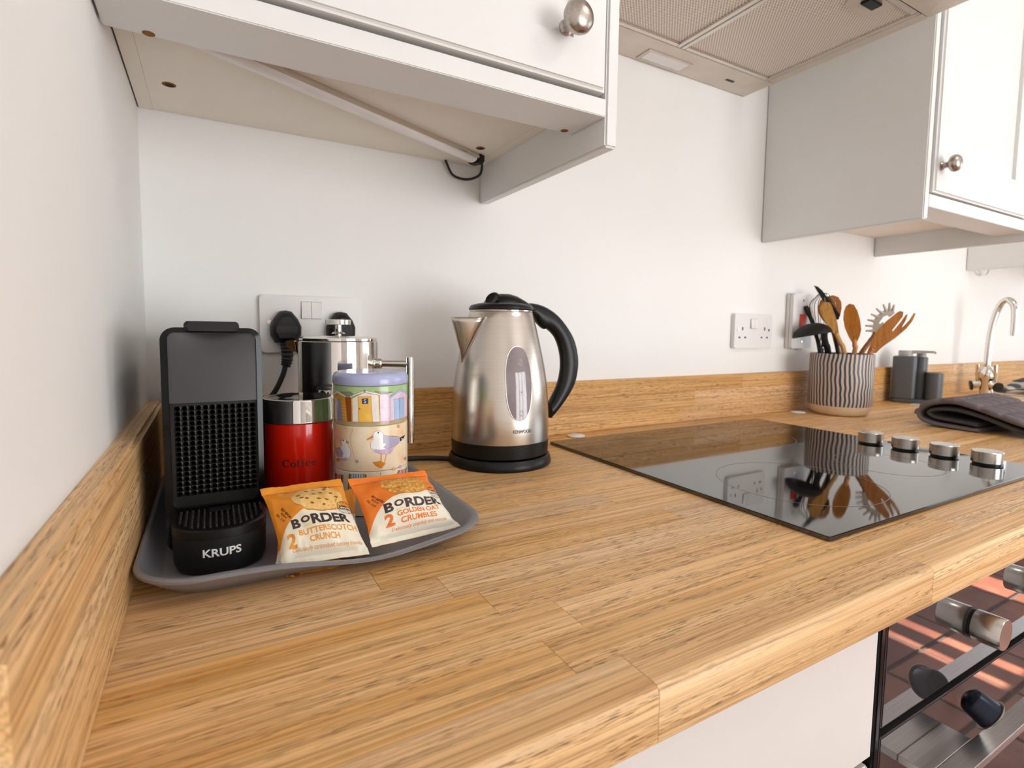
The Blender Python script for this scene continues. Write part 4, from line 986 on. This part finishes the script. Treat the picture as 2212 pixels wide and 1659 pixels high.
    part('brand_lettering', decal([(textw('KENWOOD', 0.030, 0.0052, 0.0045, 0.0600, bold=0.015), 0, 1)], surf, 0.004, 0.0002), M_GREYPR, o, smooth=0)
    # flex
    cp = spline([(0.402, -0.118, 0.004), (0.385, -0.105, 0.004), (0.36, -0.092, 0.004), (0.33, -0.083, 0.004), (0.30, -0.062, 0.004), (0.29, -0.040, 0.006), (0.282, -0.032, 0.06), (0.272, -0.03, 0.12), (0.262, -0.028, 0.165), (0.2575, -0.026, 0.185)])
    part('power_cable', tube(B(), cp, 0.0038, 10), M_RUBBER, o)
kettle()

# ------------------------------------------------------------------ biscuit packets
def packet_mats(name, orange):
    t = NT(name); uv = t.n('ShaderNodeUVMap'); sep = t.n('ShaderNodeSeparateXYZ'); t.l(uv.outputs[0], sep.inputs[0])
    u, v = sep.outputs[0], sep.outputs[1]
    edge = t.math('SUBTRACT', 0.565, t.math('MULTIPLY', t.math('POWER', 2.718, t.math('MULTIPLY', u, -7.0)), 0.40))
    top = t.math('GREATER_THAN', v, edge); back = t.math('GREATER_THAN', sep.outputs[0], 1.5)
    foot = t.math('LESS_THAN', v, -1.0)
    fac = t.math('MAXIMUM', t.math('MAXIMUM', top, back), foot)
    t.l(t.mix(fac, lin('ebe4d0'), lin(orange)), t.b.inputs['Base Color'])
    t.b.inputs['Roughness'].default_value = 0.38; t.b.inputs['Specular IOR Level'].default_value = 0.45
    return t.m
def packet(BL, BR, TL, TR, thick, m, name, label, group, seed, prints, pmats, bend=0.0):
    BL, BR, TL, TR = map(Vector, (BL, BR, TL, TR)); ctr = (BL+BR+TL+TR)/4
    o = root('biscuit_packet', (ctr.x, ctr.y, min(BL.z, BR.z, TL.z, TR.z)), label, 'packet', group)
    nrm = ((BR-BL).cross(TL-BL)).normalized()
    if nrm.z < 0: nrm = -nrm
    def S(u, v, side, off=0.0):
        vv = max(0.0, min(1.0, (v-0.07)/(0.90-0.07))); pin = (math.sin(PI*vv)**0.55) if 0 < vv < 1 else 0
        pu = max(0, math.sin(PI*max(0, min(1, u))))**0.6
        h = thick*0.5*pin*pu*(1 if side > 0 else 0.35)
        # the sides draw in where the packet is full; creases run from the seals
        cx = u + (0.5-u)*0.07*pin
        w = noise.noise(Vector((u*5+seed*3.1, v*5, seed)))*0.0026*(0.35+pin) + abs(noise.noise(Vector((u*11+seed, v*6, seed*2))))*0.0028*(0.25+abs(u-0.5)*1.5)
        seal = 0.0004*math.sin(v*420) if v > 0.905 else 0
        p = (BL*(1-cx)+BR*cx)*(1-v) + (TL*(1-cx)+TR*cx)*v
        return p + nrm*(side*h + w + seal + (0.00025 if side > 0 else -0.00025) + off + bend*math.sin(PI*v))
    bm = B(); uvl = bm.loops.layers.uv.new('UVMap'); N = 44
    for side in (1, -1):
        G = [[bm.verts.new(S(i/N, j/N, side)) for j in range(N+1)] for i in range(N+1)]
        for i in range(N):
            for j in range(N):
                f = bm.faces.new([G[i][j], G[i+1][j], G[i+1][j+1], G[i][j+1]])
                for l, (a, b) in zip(f.loops, ((i, j), (i+1, j), (i+1, j+1), (i, j+1))): l[uvl].uv = (a/N + (2 if side < 0 else 0), b/N)
    bmesh.ops.remove_doubles(bm, verts=bm.verts[:], dist=0.00001)
    part('wrapper', bm, m, o, smooth=60)
    if prints:
        fn = lambda a, b, off: S(a, b, 1, off)
        part('printed_front', decal(prints, fn, 0.04, 0.00012), pmats, o, smooth=0)
    return o
def cookie_mat(name, cols, sc):
    t = NT(name); nz = t.noise(sc, t.obj(), 5, 0.7)
    t.l(t.ramp(nz, cols), t.b.inputs['Base Color']); t.b.inputs['Roughness'].default_value = 0.55; return t.m
def cookie_poly(cx, cy, rx, ry, seed, amp=0.06, n=54):
    return [(cx+rx*(1+amp*noise.noise(Vector((math.cos(a)*2.2, math.sin(a)*2.2, seed)))*1.6)*math.cos(a), cy+ry*(1+amp*noise.noise(Vector((math.cos(a)*2.2, math.sin(a)*2.2, seed)))*1.6)*math.sin(a)) for a in [2*PI*i/n for i in range(n)]]
M_BROWN = mat('brand_brown_print', '3a2524', 0.45); M_CK1 = cookie_mat('butterscotch_biscuit_print', [(0.3, 'd9a04e'), (0.5, 'e6bd72'), (0.72, 'f0d08c')], 90)
M_CK2 = cookie_mat('oat_biscuit_print', [(0.34, 'a9601f'), (0.48, 'd18f38'), (0.62, 'e9bd63'), (0.8, 'f3d78c')], 320)
M_CKE = mat('biscuit_edge_print', 'c98436', 0.5); M_CHIP = mat('butterscotch_chip_print', '8f4a1e', 0.5); M_PYEL = mat('brand_yellow_print', 'eadb9a', 0.5)
M_PKO1 = packet_mats('butterscotch_wrapper', 'e89327'); M_PKO2 = packet_mats('oat_wrapper', 'ec7c1e')
M_TXO1 = mat('amber_print', 'e39a35', 0.5); M_TXO2 = mat('orange_print', 'e8792a', 0.5)
def arch(s, cx, cy, rad, h, w, mi, layer=1):
    out = []; n = len(s)
    for i, ch in enumerate(s):
        if ch == ' ': continue
        a = (i-(n-1)/2)/(n-1)*w
        out.append((text2d(ch, h, cx+rad*math.sin(a), cy+rad*(math.cos(a)-1)*1.0, rot=-a, bold=0.01), mi, layer))
    return out
def ring2(cx, cy, rx, ry, w, n=40):
    vs = ell(cx, cy, rx, ry, n) + ell(cx, cy, rx-w, ry-w*0.9, n); return ('mesh', vs, [(i, (i+1) % n, n+(i+1) % n, n+i) for i in range(n)])
def front_print(kind):
    # slots: 0 brown, 1 text colour, 2 biscuit, 3 biscuit edge, 4 chip, 5 yellow, 6 black
    S = []
    cx, cy, rx, ry = (0.60, 0.685, 0.325, 0.185) if kind == 1 else (0.56, 0.73, 0.29, 0.195)
    S.append((cookie_poly(cx+0.005, cy-0.014, rx+0.005, ry+0.004, 3+kind), 3, 0)); S.append((cookie_poly(cx, cy, rx, ry, 3+kind), 2, 1))
    if kind == 1:
        for a, b in ((0.33, 0.74), (0.45, 0.80), (0.55, 0.83), (0.68, 0.81), (0.62, 0.75), (0.75, 0.73), (0.52, 0.73), (0.42, 0.67), (0.56, 0.64), (0.66, 0.63), (0.46, 0.60), (0.80, 0.68), (0.36, 0.69), (0.60, 0.56), (0.71, 0.84)):
            S.append((cookie_poly(a+0.03, b, 0.026, 0.013, a*40, 0.35, 10), 4, 2))
    S += arch('CRAFTED WITH CARE', 0.52, 0.895, 0.9, 0.022, 0.62, 6)
    bv = 0.40
    S.append((textw('B', 0.10, 0.115, 0.235, bv, bold=0.04), 0, 1)); S.append((textw('O', 0.105, 0.078, 0.352, bv+0.022, bold=0.045), 0, 1)); S.append((textw('RDER', 0.49, 0.115, 0.662, bv, bold=0.04), 0, 1))
    S.append(([(0.31, bv-0.058), (0.40, bv-0.058), (0.40, bv-0.044), (0.31, bv-0.044)], 5, 1))
    if kind == 1:
        S.append((textw('2', 0.10, 0.16, 0.145, 0.22, bold=0.04), 1, 1)); S.append((textw('BUTTERSCOTCH', 0.72, 0.062, 0.60, 0.285, bold=0.025), 1, 1))
        S.append((textw('CRUNCH', 0.36, 0.062, 0.53, 0.205, bold=0.025), 1, 1)); S.append((textw('Deliciously caramelised buttery biscuits', 0.83, 0.05, 0.55, 0.120, shear=0.25), 1, 1))
    else:
        S.append((textw('2', 0.10, 0.15, 0.215, 0.25, bold=0.04), 1, 1)); S.append((textw('GOLDEN OAT', 0.53, 0.064, 0.57, 0.295, bold=0.025), 1, 1))
        S.append((textw('CRUMBLES', 0.44, 0.064, 0.55, 0.210, bold=0.025), 1, 1)); S.append((textw('Deliciously crumbly and moreish', 0.66, 0.05, 0.55, 0.130, shear=0.25), 1, 1))
    bx_, by_ = 0.905, 0.545
    S.append((ring2(bx_, by_, 0.105, 0.082, 0.006), 6, 3)); S.append((textw('FAMILY', 0.155, 0.026, bx_, by_+0.014, bold=0.02), 6, 3)); S.append((textw('BAKERS', 0.155, 0.026, bx_, by_-0.020, bold=0.02), 6, 3))
    S += arch('MADE BY', bx_, by_+0.066, 0.08, 0.014, 1.3, 6, 3); S.append((textw('SINCE 1984', 0.10, 0.013, bx_, by_-0.052), 6, 3))
    for k, t_ in enumerate(('BEST BEFORE', '28 JUN 24', 'DAL  21:32')):
        S.append((text2d(t_, 0.026, 0.165-k*0.036, 0.56-k*0.012, rot=-1.15, bold=0.01, sx=0.8), 6, 2))
    return S
def pm(tx, ck): return [M_BROWN, tx, ck, M_CKE, M_CHIP, M_PYEL, M_INKBLK]
GP = 'biscuit packets on the tray'
packet((0.1235, -0.4265, 0.0135), (0.1935, -0.432, 0.0115), (0.1120, -0.372, 0.0645), (0.1820, -0.371, 0.0645), 0.038, M_PKO1, 'p1', 'amber and cream butterscotch biscuit packet leaning in front of the red tin', GP, 1.3, front_print(1), pm(M_TXO1, M_CK1))
packet((0.1965, -0.427, 0.0145), (0.288, -0.412, 0.0125), (0.1870, -0.376, 0.0645), (0.2630, -0.378, 0.0645), 0.036, M_PKO2, 'p2', 'bright orange oat biscuit packet leaning in front of the seaside tin', GP, 5.7, front_print(2), pm(M_TXO2, M_CK2))
packet((0.1195, -0.416, 0.0085), (0.188, -0.418, 0.0085), (0.126, -0.338, 0.0340), (0.205, -0.338, 0.0440), 0.008, M_PKO1, 'p3', 'lower butterscotch packet mostly hidden beneath the leaning amber packet', GP, 9.1, None, None)
packet((0.1265, -0.4262, 0.0026), (0.176, -0.4265, 0.0026), (0.1305, -0.4025, 0.0026), (0.176, -0.4025, 0.0026), 0.0022, mat('orange_wrapper_flap', 'e89327', 0.4), 'p4', 'orange packet end caught on the worktop under the tray rim', GP, 2.2, None, None)

# ------------------------------------------------------------------ utensil pot and utensils
PC = Vector((1.503, -0.107, 0))
def crock():
    o = root('utensil_pot', (PC.x, PC.y, 0.0002), 'striped stoneware utensil pot beside the hob', 'pot')
    part('striped_wall', lathe(B(), [(0.0720, 0.0255), (0.0728, 0.035), (0.0730, 0.090), (0.0728, 0.1565), (0.0715, 0.1580)], PC, 96), M_STRIPE, o)
    part('bare_foot', lathe(B(), [(0, 0.0004), (0.054, 0.0004), (0.060, 0.002), (0.0668, 0.009), (0.0705, 0.018), (0.0720, 0.0254)], PC, 72), M_CERAM, o)
    part('inside', lathe(B(), [(0.0714, 0.1581), (0.0690, 0.1575), (0.0675, 0.150), (0.0670, 0.02), (0.060, 0.012), (0, 0.010)], PC, 72), M_POTIN, o)
crock()
VD = Vector((PC.x-CAMP.x, PC.y-CAMP.y, 0)).normalized(); VR = Vector((VD.y, -VD.x, 0))
def K(a, b, dep=0.0):
    """drawing units (0..2212 across the sketch of the utensils) to a point standing in the pot"""
    u, v = 1690 + a/8.193, 600 + b/8.193
    return PC + VR*((u-1815)*0.001028) + VD*dep + Vector((0, 0, 0.152-(v-768)*0.00121))
GU = 'utensils in the striped pot'
def blade(bm, poly, dep, th, curve=0.0, mi=0, bev=0.0012):
    ys = [p[1] for p in poly]; xs = [p[0] for p in poly]; mx = (min(xs)+max(xs))/2; hw_ = max(1, (max(xs)-min(xs))/2)
    return prism(bm, poly, -th/2, th/2, lambda a, b, d: K(a, b, dep + d + curve*((a-mx)/hw_)**2), mi, bev)
def foot(dx, dep): return PC + VR*dx + VD*dep + Vector((0, 0, 0.014))
def utensil(name, label, builder, dep):
    r = root(name, tuple(foot(0, dep)), label, 'utensil', GU); builder(r); return r
def u_spoon3(r):
    poly = [(1185, 1140), (1120, 1040), (1050, 900), (1012, 740), (1015, 610), (1045, 520), (1105, 478), (1180, 500), (1245, 600), (1300, 760), (1330, 920), (1310, 1030), (1275, 1120)]
    part('bowl', blade(B(), poly, -0.020, 0.009, 0.006), M_UTW, r); part('handle', tube(B(), spline([K(1228, 1090, -0.018), K(1235, 1200, -0.018), K(1238, 1310, -0.017), foot(0.0, -0.024)]), 0.0055, 12), M_UTW, r)
utensil('wooden_spoon', 'reddish wooden spoon standing alone in the middle of the pot', u_spoon3, -0.02)
def u_spoon2(r):
    poly = [(640, 760), (560, 640), (535, 520), (570, 400), (680, 330), (800, 305), (900, 340), (960, 430), (972, 540), (950, 680), (880, 770), (760, 800)]
    part('bowl', blade(B(), poly, 0.034, 0.009, 0.006), M_UTW, r); part('handle', tube(B(), spline([K(760, 760, 0.032), K(860, 1000, 0.026), K(960, 1310, 0.018), foot(0.036, 0.014)]), 0.0055, 12), M_UTW, r)
utensil('wooden_spoon', 'broad orange-brown wooden spoon behind the whisk and black turner', u_spoon2, 0.03)
def u_spat(r):
    poly = [(690, 800), (620, 640), (585, 540), (620, 470), (690, 445), (760, 455), (800, 510), (850, 640), (910, 790), (935, 900), (960, 1030), (900, 1050), (850, 980)]
    part('blade', blade(B(), poly, -0.030, 0.007, 0.003), M_UTW2, r); part('handle', tube(B(), spline([K(905, 990, -0.030), K(985, 1150, -0.028), K(1060, 1310, -0.024), foot(0.036, -0.022)]), 0.0058, 12), M_UTW2, r)
utensil('wooden_spatula', 'pale wooden spatula leaning left in front of the black turner', u_spat, -0.03)
def u_fork(r):
    poly = [(1450, 1315), (1510, 1150), (1600, 930), (1740, 770), (1900, 630), (1945, 605), (2000, 625), (1990, 700), (1830, 930), (1850, 960), (1960, 800), (2040, 668), (2068, 660), (2050, 745), (1985, 870), (2000, 890), (2100, 760), (2165, 642), (2195, 645), (2150, 770), (2060, 900), (1900, 1050), (1720, 1180), (1600, 1315)]
    part('fork_head', blade(B(), poly, -0.012, 0.007, 0.004, bev=0.0008), M_UTW, r); part('handle', tube(B(), spline([K(1560, 1240, -0.012), K(1500, 1330, -0.012), foot(0.014, -0.040)]), [0.008]+[0.0062]*16, 12), M_UTW, r)
utensil('wooden_fork', 'wooden serving fork with three prongs leaning right', u_fork, -0.01)
def u_pasta(r):
    bm = B(); cx, cy = 1680, 760
    poly = [(1530, 1010), (1525, 880), (1545, 740), (1600, 660), (1690, 590), (1790, 555), (1860, 570), (1880, 640), (1800, 700), (1760, 660), (1690, 690), (1620, 800), (1640, 835), (1700, 780), (1720, 830), (1640, 920)]
    blade(bm, poly, 0.020, 0.003, 0.0)
    for tx, ty, bx0, by0 in ((1420, 938, 1535, 935), (1410, 850, 1535, 855), (1440, 750, 1550, 770), (1490, 655, 1610, 700), (1570, 560, 1680, 640), (1680, 490, 1740, 600), (1780, 465, 1790, 590), (1855, 500, 1845, 590)):
        tube(bm, [K(bx0, by0, 0.020), K((tx+bx0)/2, (ty+by0)/2, 0.017), K(tx, ty, 0.010)], [0.0036, 0.003, 0.0022], 10)
    part('toothed_head', bm, mat('pasta_server_grey', 'cfc8bd', 0.4), r)
    part('handle', tube(B(), spline([K(1580, 960, 0.020), K(1500, 1120, 0.02), K(1370, 1315, 0.018), foot(-0.030, 0.028)]), [0.0045]*6+[0.0058]*19, 12), M_UTW, r)
utensil('pasta_server', 'pale grey toothed pasta server behind the wooden fork', u_pasta, 0.02)
def u_turner(r):
    poly = [(445, 138), (520, 158), (600, 225), (680, 320), (770, 430), (870, 560), (948, 660), (935, 730), (915, 755), (850, 640), (760, 520), (640, 420), (560, 310)]
    part('blade', blade(B(), poly, 0.004, 0.004, 0.0), M_BLKM, r); part('handle', tube(B(), spline([K(880, 680, 0.004), K(850, 860, 0.004), K(900, 1060, 0.004), K(945, 1310, 0.002), foot(0.018, 0.0)]), 0.0045, 12), M_BLKM, r)
utensil('black_turner', 'black slotted turner reaching highest out of the pot', u_turner, 0.0)
def u_ladle(r):
    bm = B(); rings = []; C0 = K(490, 1030, -0.034); axu = (K(850, 970, -0.034)-K(140, 1095, -0.034))/2; dn = VD*0.036
    upv = axu.cross(VD).normalized(); upv = upv if upv.z > 0 else -upv
    for k in range(8):
        t = (PI/2)*k/8; rings.append([C0 + (axu*math.cos(2*PI*i/32) + dn*math.sin(2*PI*i/32))*math.cos(t) + upv*0.032*math.sin(t) for i in range(32)])
    for k in range(7, -1, -1):
        t = (PI/2)*k/8; rings.append([C0 + (axu*math.cos(2*PI*i/32) + dn*math.sin(2*PI*i/32))*math.cos(t)*0.94 + upv*(0.029*math.sin(t)) for i in range(32)])
    part('bowl', loft(bm, rings, False, False), M_BLKM, r)
    part('handle', tube(B(), spline([K(690, 960, -0.02), K(700, 1080, -0.018), K(735, 1200, -0.015), K(775, 1315, -0.012), foot(-0.006, 0.012)]), 0.0078, 14, flat=(VD, 0.5)), M_BLK, r)
utensil('black_ladle', 'black ladle with its bowl hooked over the pot rim', u_ladle, -0.02)
def u_peel(r):
    part('handle', tube(B(), spline([K(310, 500, 0.010), K(360, 600, 0.010), K(440, 760, 0.010), K(520, 980, 0.008), K(620, 1310, 0.004), foot(-0.030, -0.006)]), [0.0035, 0.0058]+[0.0062]*10+[0.005]*29, 12), M_BLK, r)
utensil('black_utensil', 'black handled utensil leaning far left out of the pot', u_peel, 0.01)
def u_whisk(r):
    b, t = K(640, 1300, 0.022), K(625, 270, 0.022); ax = t-b; e1 = VR; e2 = VD
    for k in range(6):
        a = PI*k/6 + 0.2; sd_ = e1*math.cos(a) + e2*math.sin(a); pts = []
        for i in range(33):
            s = i/32*2-1; f = 1-abs(s)**2.6; w = 0.0315*math.copysign(1, s)*(1-(1-abs(s)*1.0)**2.0 if abs(s) < 0.35 else (0.5775+0.4225*(1-((abs(s)-0.55)/0.20)**2 if abs(s) < 0.55 else 1)) * (1 if abs(s) < 0.55 else max(0.03, 1-((abs(s)-0.55)/0.45)**1.6)))
            pts.append(b + ax*(1-abs(s)**2.4) + sd_*w)
        part('wire_loop', tube(B(), pts, 0.0009, 6), M_CHROME if k % 2 else M_BLK, r)
    part('handle', tube(B(), [b + Vector((0, 0, 0.006)), b + Vector((0, 0, -0.01)), foot(-0.010, 0.040)], 0.007, 12), M_BLK, r)
utensil('balloon_whisk', 'wire balloon whisk behind the black turner', u_whisk, 0.02)

# ------------------------------------------------------------------ sink end: soap set, tap, gloves
def soap():
    o = root('soap_caddy', (1.96, -0.06, 0.0002), 'slate grey soap dispenser caddy behind the utensil pot', 'soap dispenser')
    e = Vector((0.34, -0.94, 0)).normalized(); f = Vector((e.y, -e.x, 0)); c = Vector((1.942, -0.062, 0))
    if f.x < 0: f = -f
    def W_(a, b, z): return c + e*a + f*b + Vector((0, 0, z))
    def rr(a0, a1, b0, b1, rad, z0, z1, bev=0.002): return loft(B(), [[W_(a, b, z) for a, b in rrect(a0+i, a1-i, b0+i, b1-i, rad, 6)] for z, i in ((z0, bev), (z0+bev, 0), (z1-bev, 0), (z1, bev))])
    part('base_tray', rr(-0.036, 0.094, -0.03, 0.035, 0.018, 0.0005, 0.012), M_SLATE, o)
    b = part('bottle', rr(-0.034, 0.026, -0.028, 0.032, 0.012, 0.0122, 0.142), M_SLATE, o)
    part('pump_collar', lathe(B(), [(0, 0.1422), (0.0185, 0.1422), (0.0185, 0.158), (0.0175, 0.1595), (0, 0.1595)], W_(-0.004, 0.002, 0), 32), M_LGREY, b)
    part('pump_spout', loft(B(), [[W_(a, s*0.0085+0.002, z) for s, z in ((-1, z0), (1, z0), (1, z1), (-1, z1))] for a, z0, z1 in ((0.012, 0.150, 0.1605), (0.045, 0.153, 0.1605), (0.064, 0.153, 0.1595), (0.070, 0.151, 0.157))]), M_LGREY, b, smooth=20)
    part('brush_holder', lathe(B(), [(0, 0.0122), (0.017, 0.0122), (0.017, 0.138), (0.015, 0.140), (0, 0.140)], W_(0.034, 0.022, 0), 32), M_SLATE, o)
    part('collar', lathe(B(), [(0, 0.1402), (0.013, 0.1402), (0.012, 0.152), (0, 0.152)], W_(0.034, 0.022, 0), 24), M_LGREY, o)
    cu = part('cup', lathe(B(), [(0, 0.0122), (0.0215, 0.0122), (0.0215, 0.093), (0.0205, 0.094), (0.0195, 0.093), (0.0195, 0.02), (0, 0.018)], W_(0.070, 0.006, 0), 36), M_SLATE, o)
    part('cup_rim', lathe(B(), [(0.0195, 0.0942), (0.0215, 0.0942), (0.0210, 0.0955), (0.0200, 0.0955)], W_(0.070, 0.006, 0), 36), M_LGREY, cu)
soap()
def paper():
    bm = prism(B(), [(1.875, -0.108), (1.95, -0.142), (1.99, -0.125), (1.93, -0.093)], 0.0004, 0.0012, lambda a, b, d: (a, b, d))
    single('sponge_cloth', bm, mat('pale_blue_cloth', 'c9cbd6', 0.8), (1.93, -0.115, 0.0004), 'thin pale cloth lying in front of the soap caddy', 'cloth')
paper()
def tap():
    x, y = 2.42, -0.094
    o = root('mixer_tap', (x, y, 0.0002), 'chrome swan-neck mixer tap at the far end of the worktop', 'tap')
    part('body', lathe(B(), [(0, 0.0005), (0.026, 0.0005), (0.026, 0.005), (0.019, 0.008), (0.018, 0.05), (0.022, 0.058), (0.024, 0.07), (0.021, 0.085), (0.015, 0.094), (0.0125, 0.1), (0, 0.1)], (x, y-0.004, 0), 36), M_CHROME, o)
    pts = spline([(x, y-0.002, 0.095), (x, y-0.002, 0.16), (x, y-0.006, 0.23), (x, y-0.016, 0.288), (x, y-0.030, 0.322), (x, y-0.046, 0.328), (x, y-0.060, 0.310), (x, y-0.0645, 0.275), (x, y-0.0650, 0.235), (x, y-0.0645, 0.208)])
    part('swan_neck', tube(B(), pts, 0.0098, 18), M_CHROME, o)
    for s in (1, -1):
        a = Vector((x, y-0.004, 0.04))
        part('side_valve', tube(B(), [a + Vector((-0.004, s*0.012, 0)), a + Vector((-0.012, s*0.030, -0.006)), a + Vector((-0.014, s*0.034, -0.007))], [0.012, 0.0125, 0.011], 18), M_CHROME, o)
        part('valve_end', tube(B(), [a + Vector((-0.014, s*0.0345, -0.007)), a + Vector((-0.017, s*0.040, -0.008))], [0.0165, 0.0165], 22), M_BLK, o)
        part('lever', tube(B(), [a + Vector((-0.004, s*0.024, 0.006)), a + Vector((-0.006, s*0.025, 0.03)), a + Vector((-0.008, s*0.024, 0.068))], [0.004, 0.006, 0.0062], 12), M_CHROME, o)
tap()
# inset sink beyond the tap
sk = root('inset_sink', (2.85, -0.30, -0.001), 'stainless inset sink at the far right beyond the gloves', 'sink')
part('sink_rim', loft(B(), [[(a, b, z) for a, b in rrect(2.5+i, 3.3-i, -0.54+i, -0.06-i, 0.05, 6)] for i, z in ((0, 0.0004), (0, 0.003), (0.004, 0.004), (0.02, 0.004), (0.024, 0.0025))], True, True), M_STEEL, sk)
def dishcloth():
    o = root('scrub_cloth', (2.69, -0.11, 0.0045), 'crumpled grey and white dishcloth on the sink edge', 'cloth')
    for k in range(5):
        z = 0.008+0.006*k
        pts = spline([(2.60+0.012*k, -0.085-0.004*k, z), (2.65, -0.10-0.012*k, z+0.010), (2.71, -0.12-0.010*k, z+0.006), (2.78, -0.15-0.006*k, z-0.002)])
        part('fold', tube(B(), pts, [0.006+0.004*math.sin(PI*i/(len(pts)-1)) for i in range(len(pts))], 10, flat=((0, 1, 0), 2.2)), mat('cloth_grey', '5a5c60', 0.9) if k % 2 == 0 else mat('cloth_white', 'c9c9c8', 0.9), o)
dishcloth()
for (x, y), lb in (((0.700, -0.047), 'small white plastic disc on the worktop behind the kettle'), ((1.415, -0.052), 'small white disc on the worktop left of the utensil pot')):
    single('white_disc', lathe(B(), [(0, 0.0004), (0.017, 0.0004), (0.018, 0.0015), (0.0165, 0.003), (0.008, 0.0042), (0, 0.0045)], (x, y, 0), 32), M_WHITEM, (x, y, 0.0004), lb, 'disc')

def glove():
    # folded quilted oven gloves: a thick padded strip folded over itself (profile along -y, width along x)
    o = root('oven_gloves', (1.6, -0.42, 0.0003), 'folded charcoal quilted oven gloves on the worktop', 'oven gloves')
    th = 0.0085
    def strip(name, prof, x0, x1, m, quilt, sk):
        P = spline([(0, s, z) for s, z in prof], 14); n = len(P); L = [0]
        for p, q in zip(P, P[1:]): L.append(L[-1]+(q-p).length)
        bm = B(); NX = 90; rows = [[], []]
        for i, p in enumerate(P):
            a, b = P[max(i-1, 0)], P[min(i+1, n-1)]; t = (b-a).normalized(); nn = Vector((0, -t.z, t.y))
            for side in (0, 1):
                row = []
                for k in range(NX+1):
                    x = x0+(x1-x0)*k/NX + sk*(p.y-0.28)
                    qd = 0
                    if quilt:
                        a1, a2 = L[i]/0.038, (x-1.5)/0.042 + 0.5*L[i]/0.038
                        qd = 0.0045*(1-max(math.exp(-((a1-round(a1))/0.10)**2), math.exp(-((a2-round(a2))/0.10)**2)))
                    if t.y > 0.2: qd = 0
                    wob = 0.0018*noise.noise(Vector((x*14, p.y*14, p.z*30)))
                    edge = min(k, NX-k)/2.0; hh = th*0.5*min(1, 0.45+0.55*edge)
                    row.append(bm.verts.new(Vector((x, -p.y, max(p.z, 0.0005+th*0.5))) + Vector((0, -nn.y, nn.z))*((hh if side == 0 else -(hh+qd)) + wob)))
                rows[side].append(row)
        for side in (0, 1):
            for a, b in zip(rows[side], rows[side][1:]):
                for k in range(NX): bm.faces.new([a[k], a[k+1], b[k+1], b[k]])
        for k0 in (0, NX):
            for i in range(n-1): bm.faces.new([rows[0][i][k0], rows[0][i+1][k0], rows[1][i+1][k0], rows[1][i][k0]])
        for i0 in (0, n-1):
            for k in range(NX): bm.faces.new([rows[0][i0][k], rows[0][i0][k+1], rows[1][i0][k+1], rows[1][i0][k]])
        return part(name, bm, m, o, smooth=70)
    strip('quilted_layer', [(0.62, 0.015), (0.54, 0.018), (0.48, 0.026), (0.43, 0.040), (0.39, 0.052), (0.35, 0.060), (0.31, 0.053), (0.288, 0.035), (0.292, 0.016), (0.32, 0.0065), (0.36, 0.005), (0.40, 0.005)], 1.50, 1.74, M_GLOVE, True, 0.0)
    strip('inner_layer', [(0.56, 0.006), (0.50, 0.008), (0.45, 0.018), (0.41, 0.032), (0.36, 0.043), (0.320, 0.041), (0.304, 0.031), (0.318, 0.0215), (0.345, 0.019), (0.375, 0.0175), (0.395, 0.0155)], 1.506, 1.735, M_GLOVEI, False, 0.0)
glove()
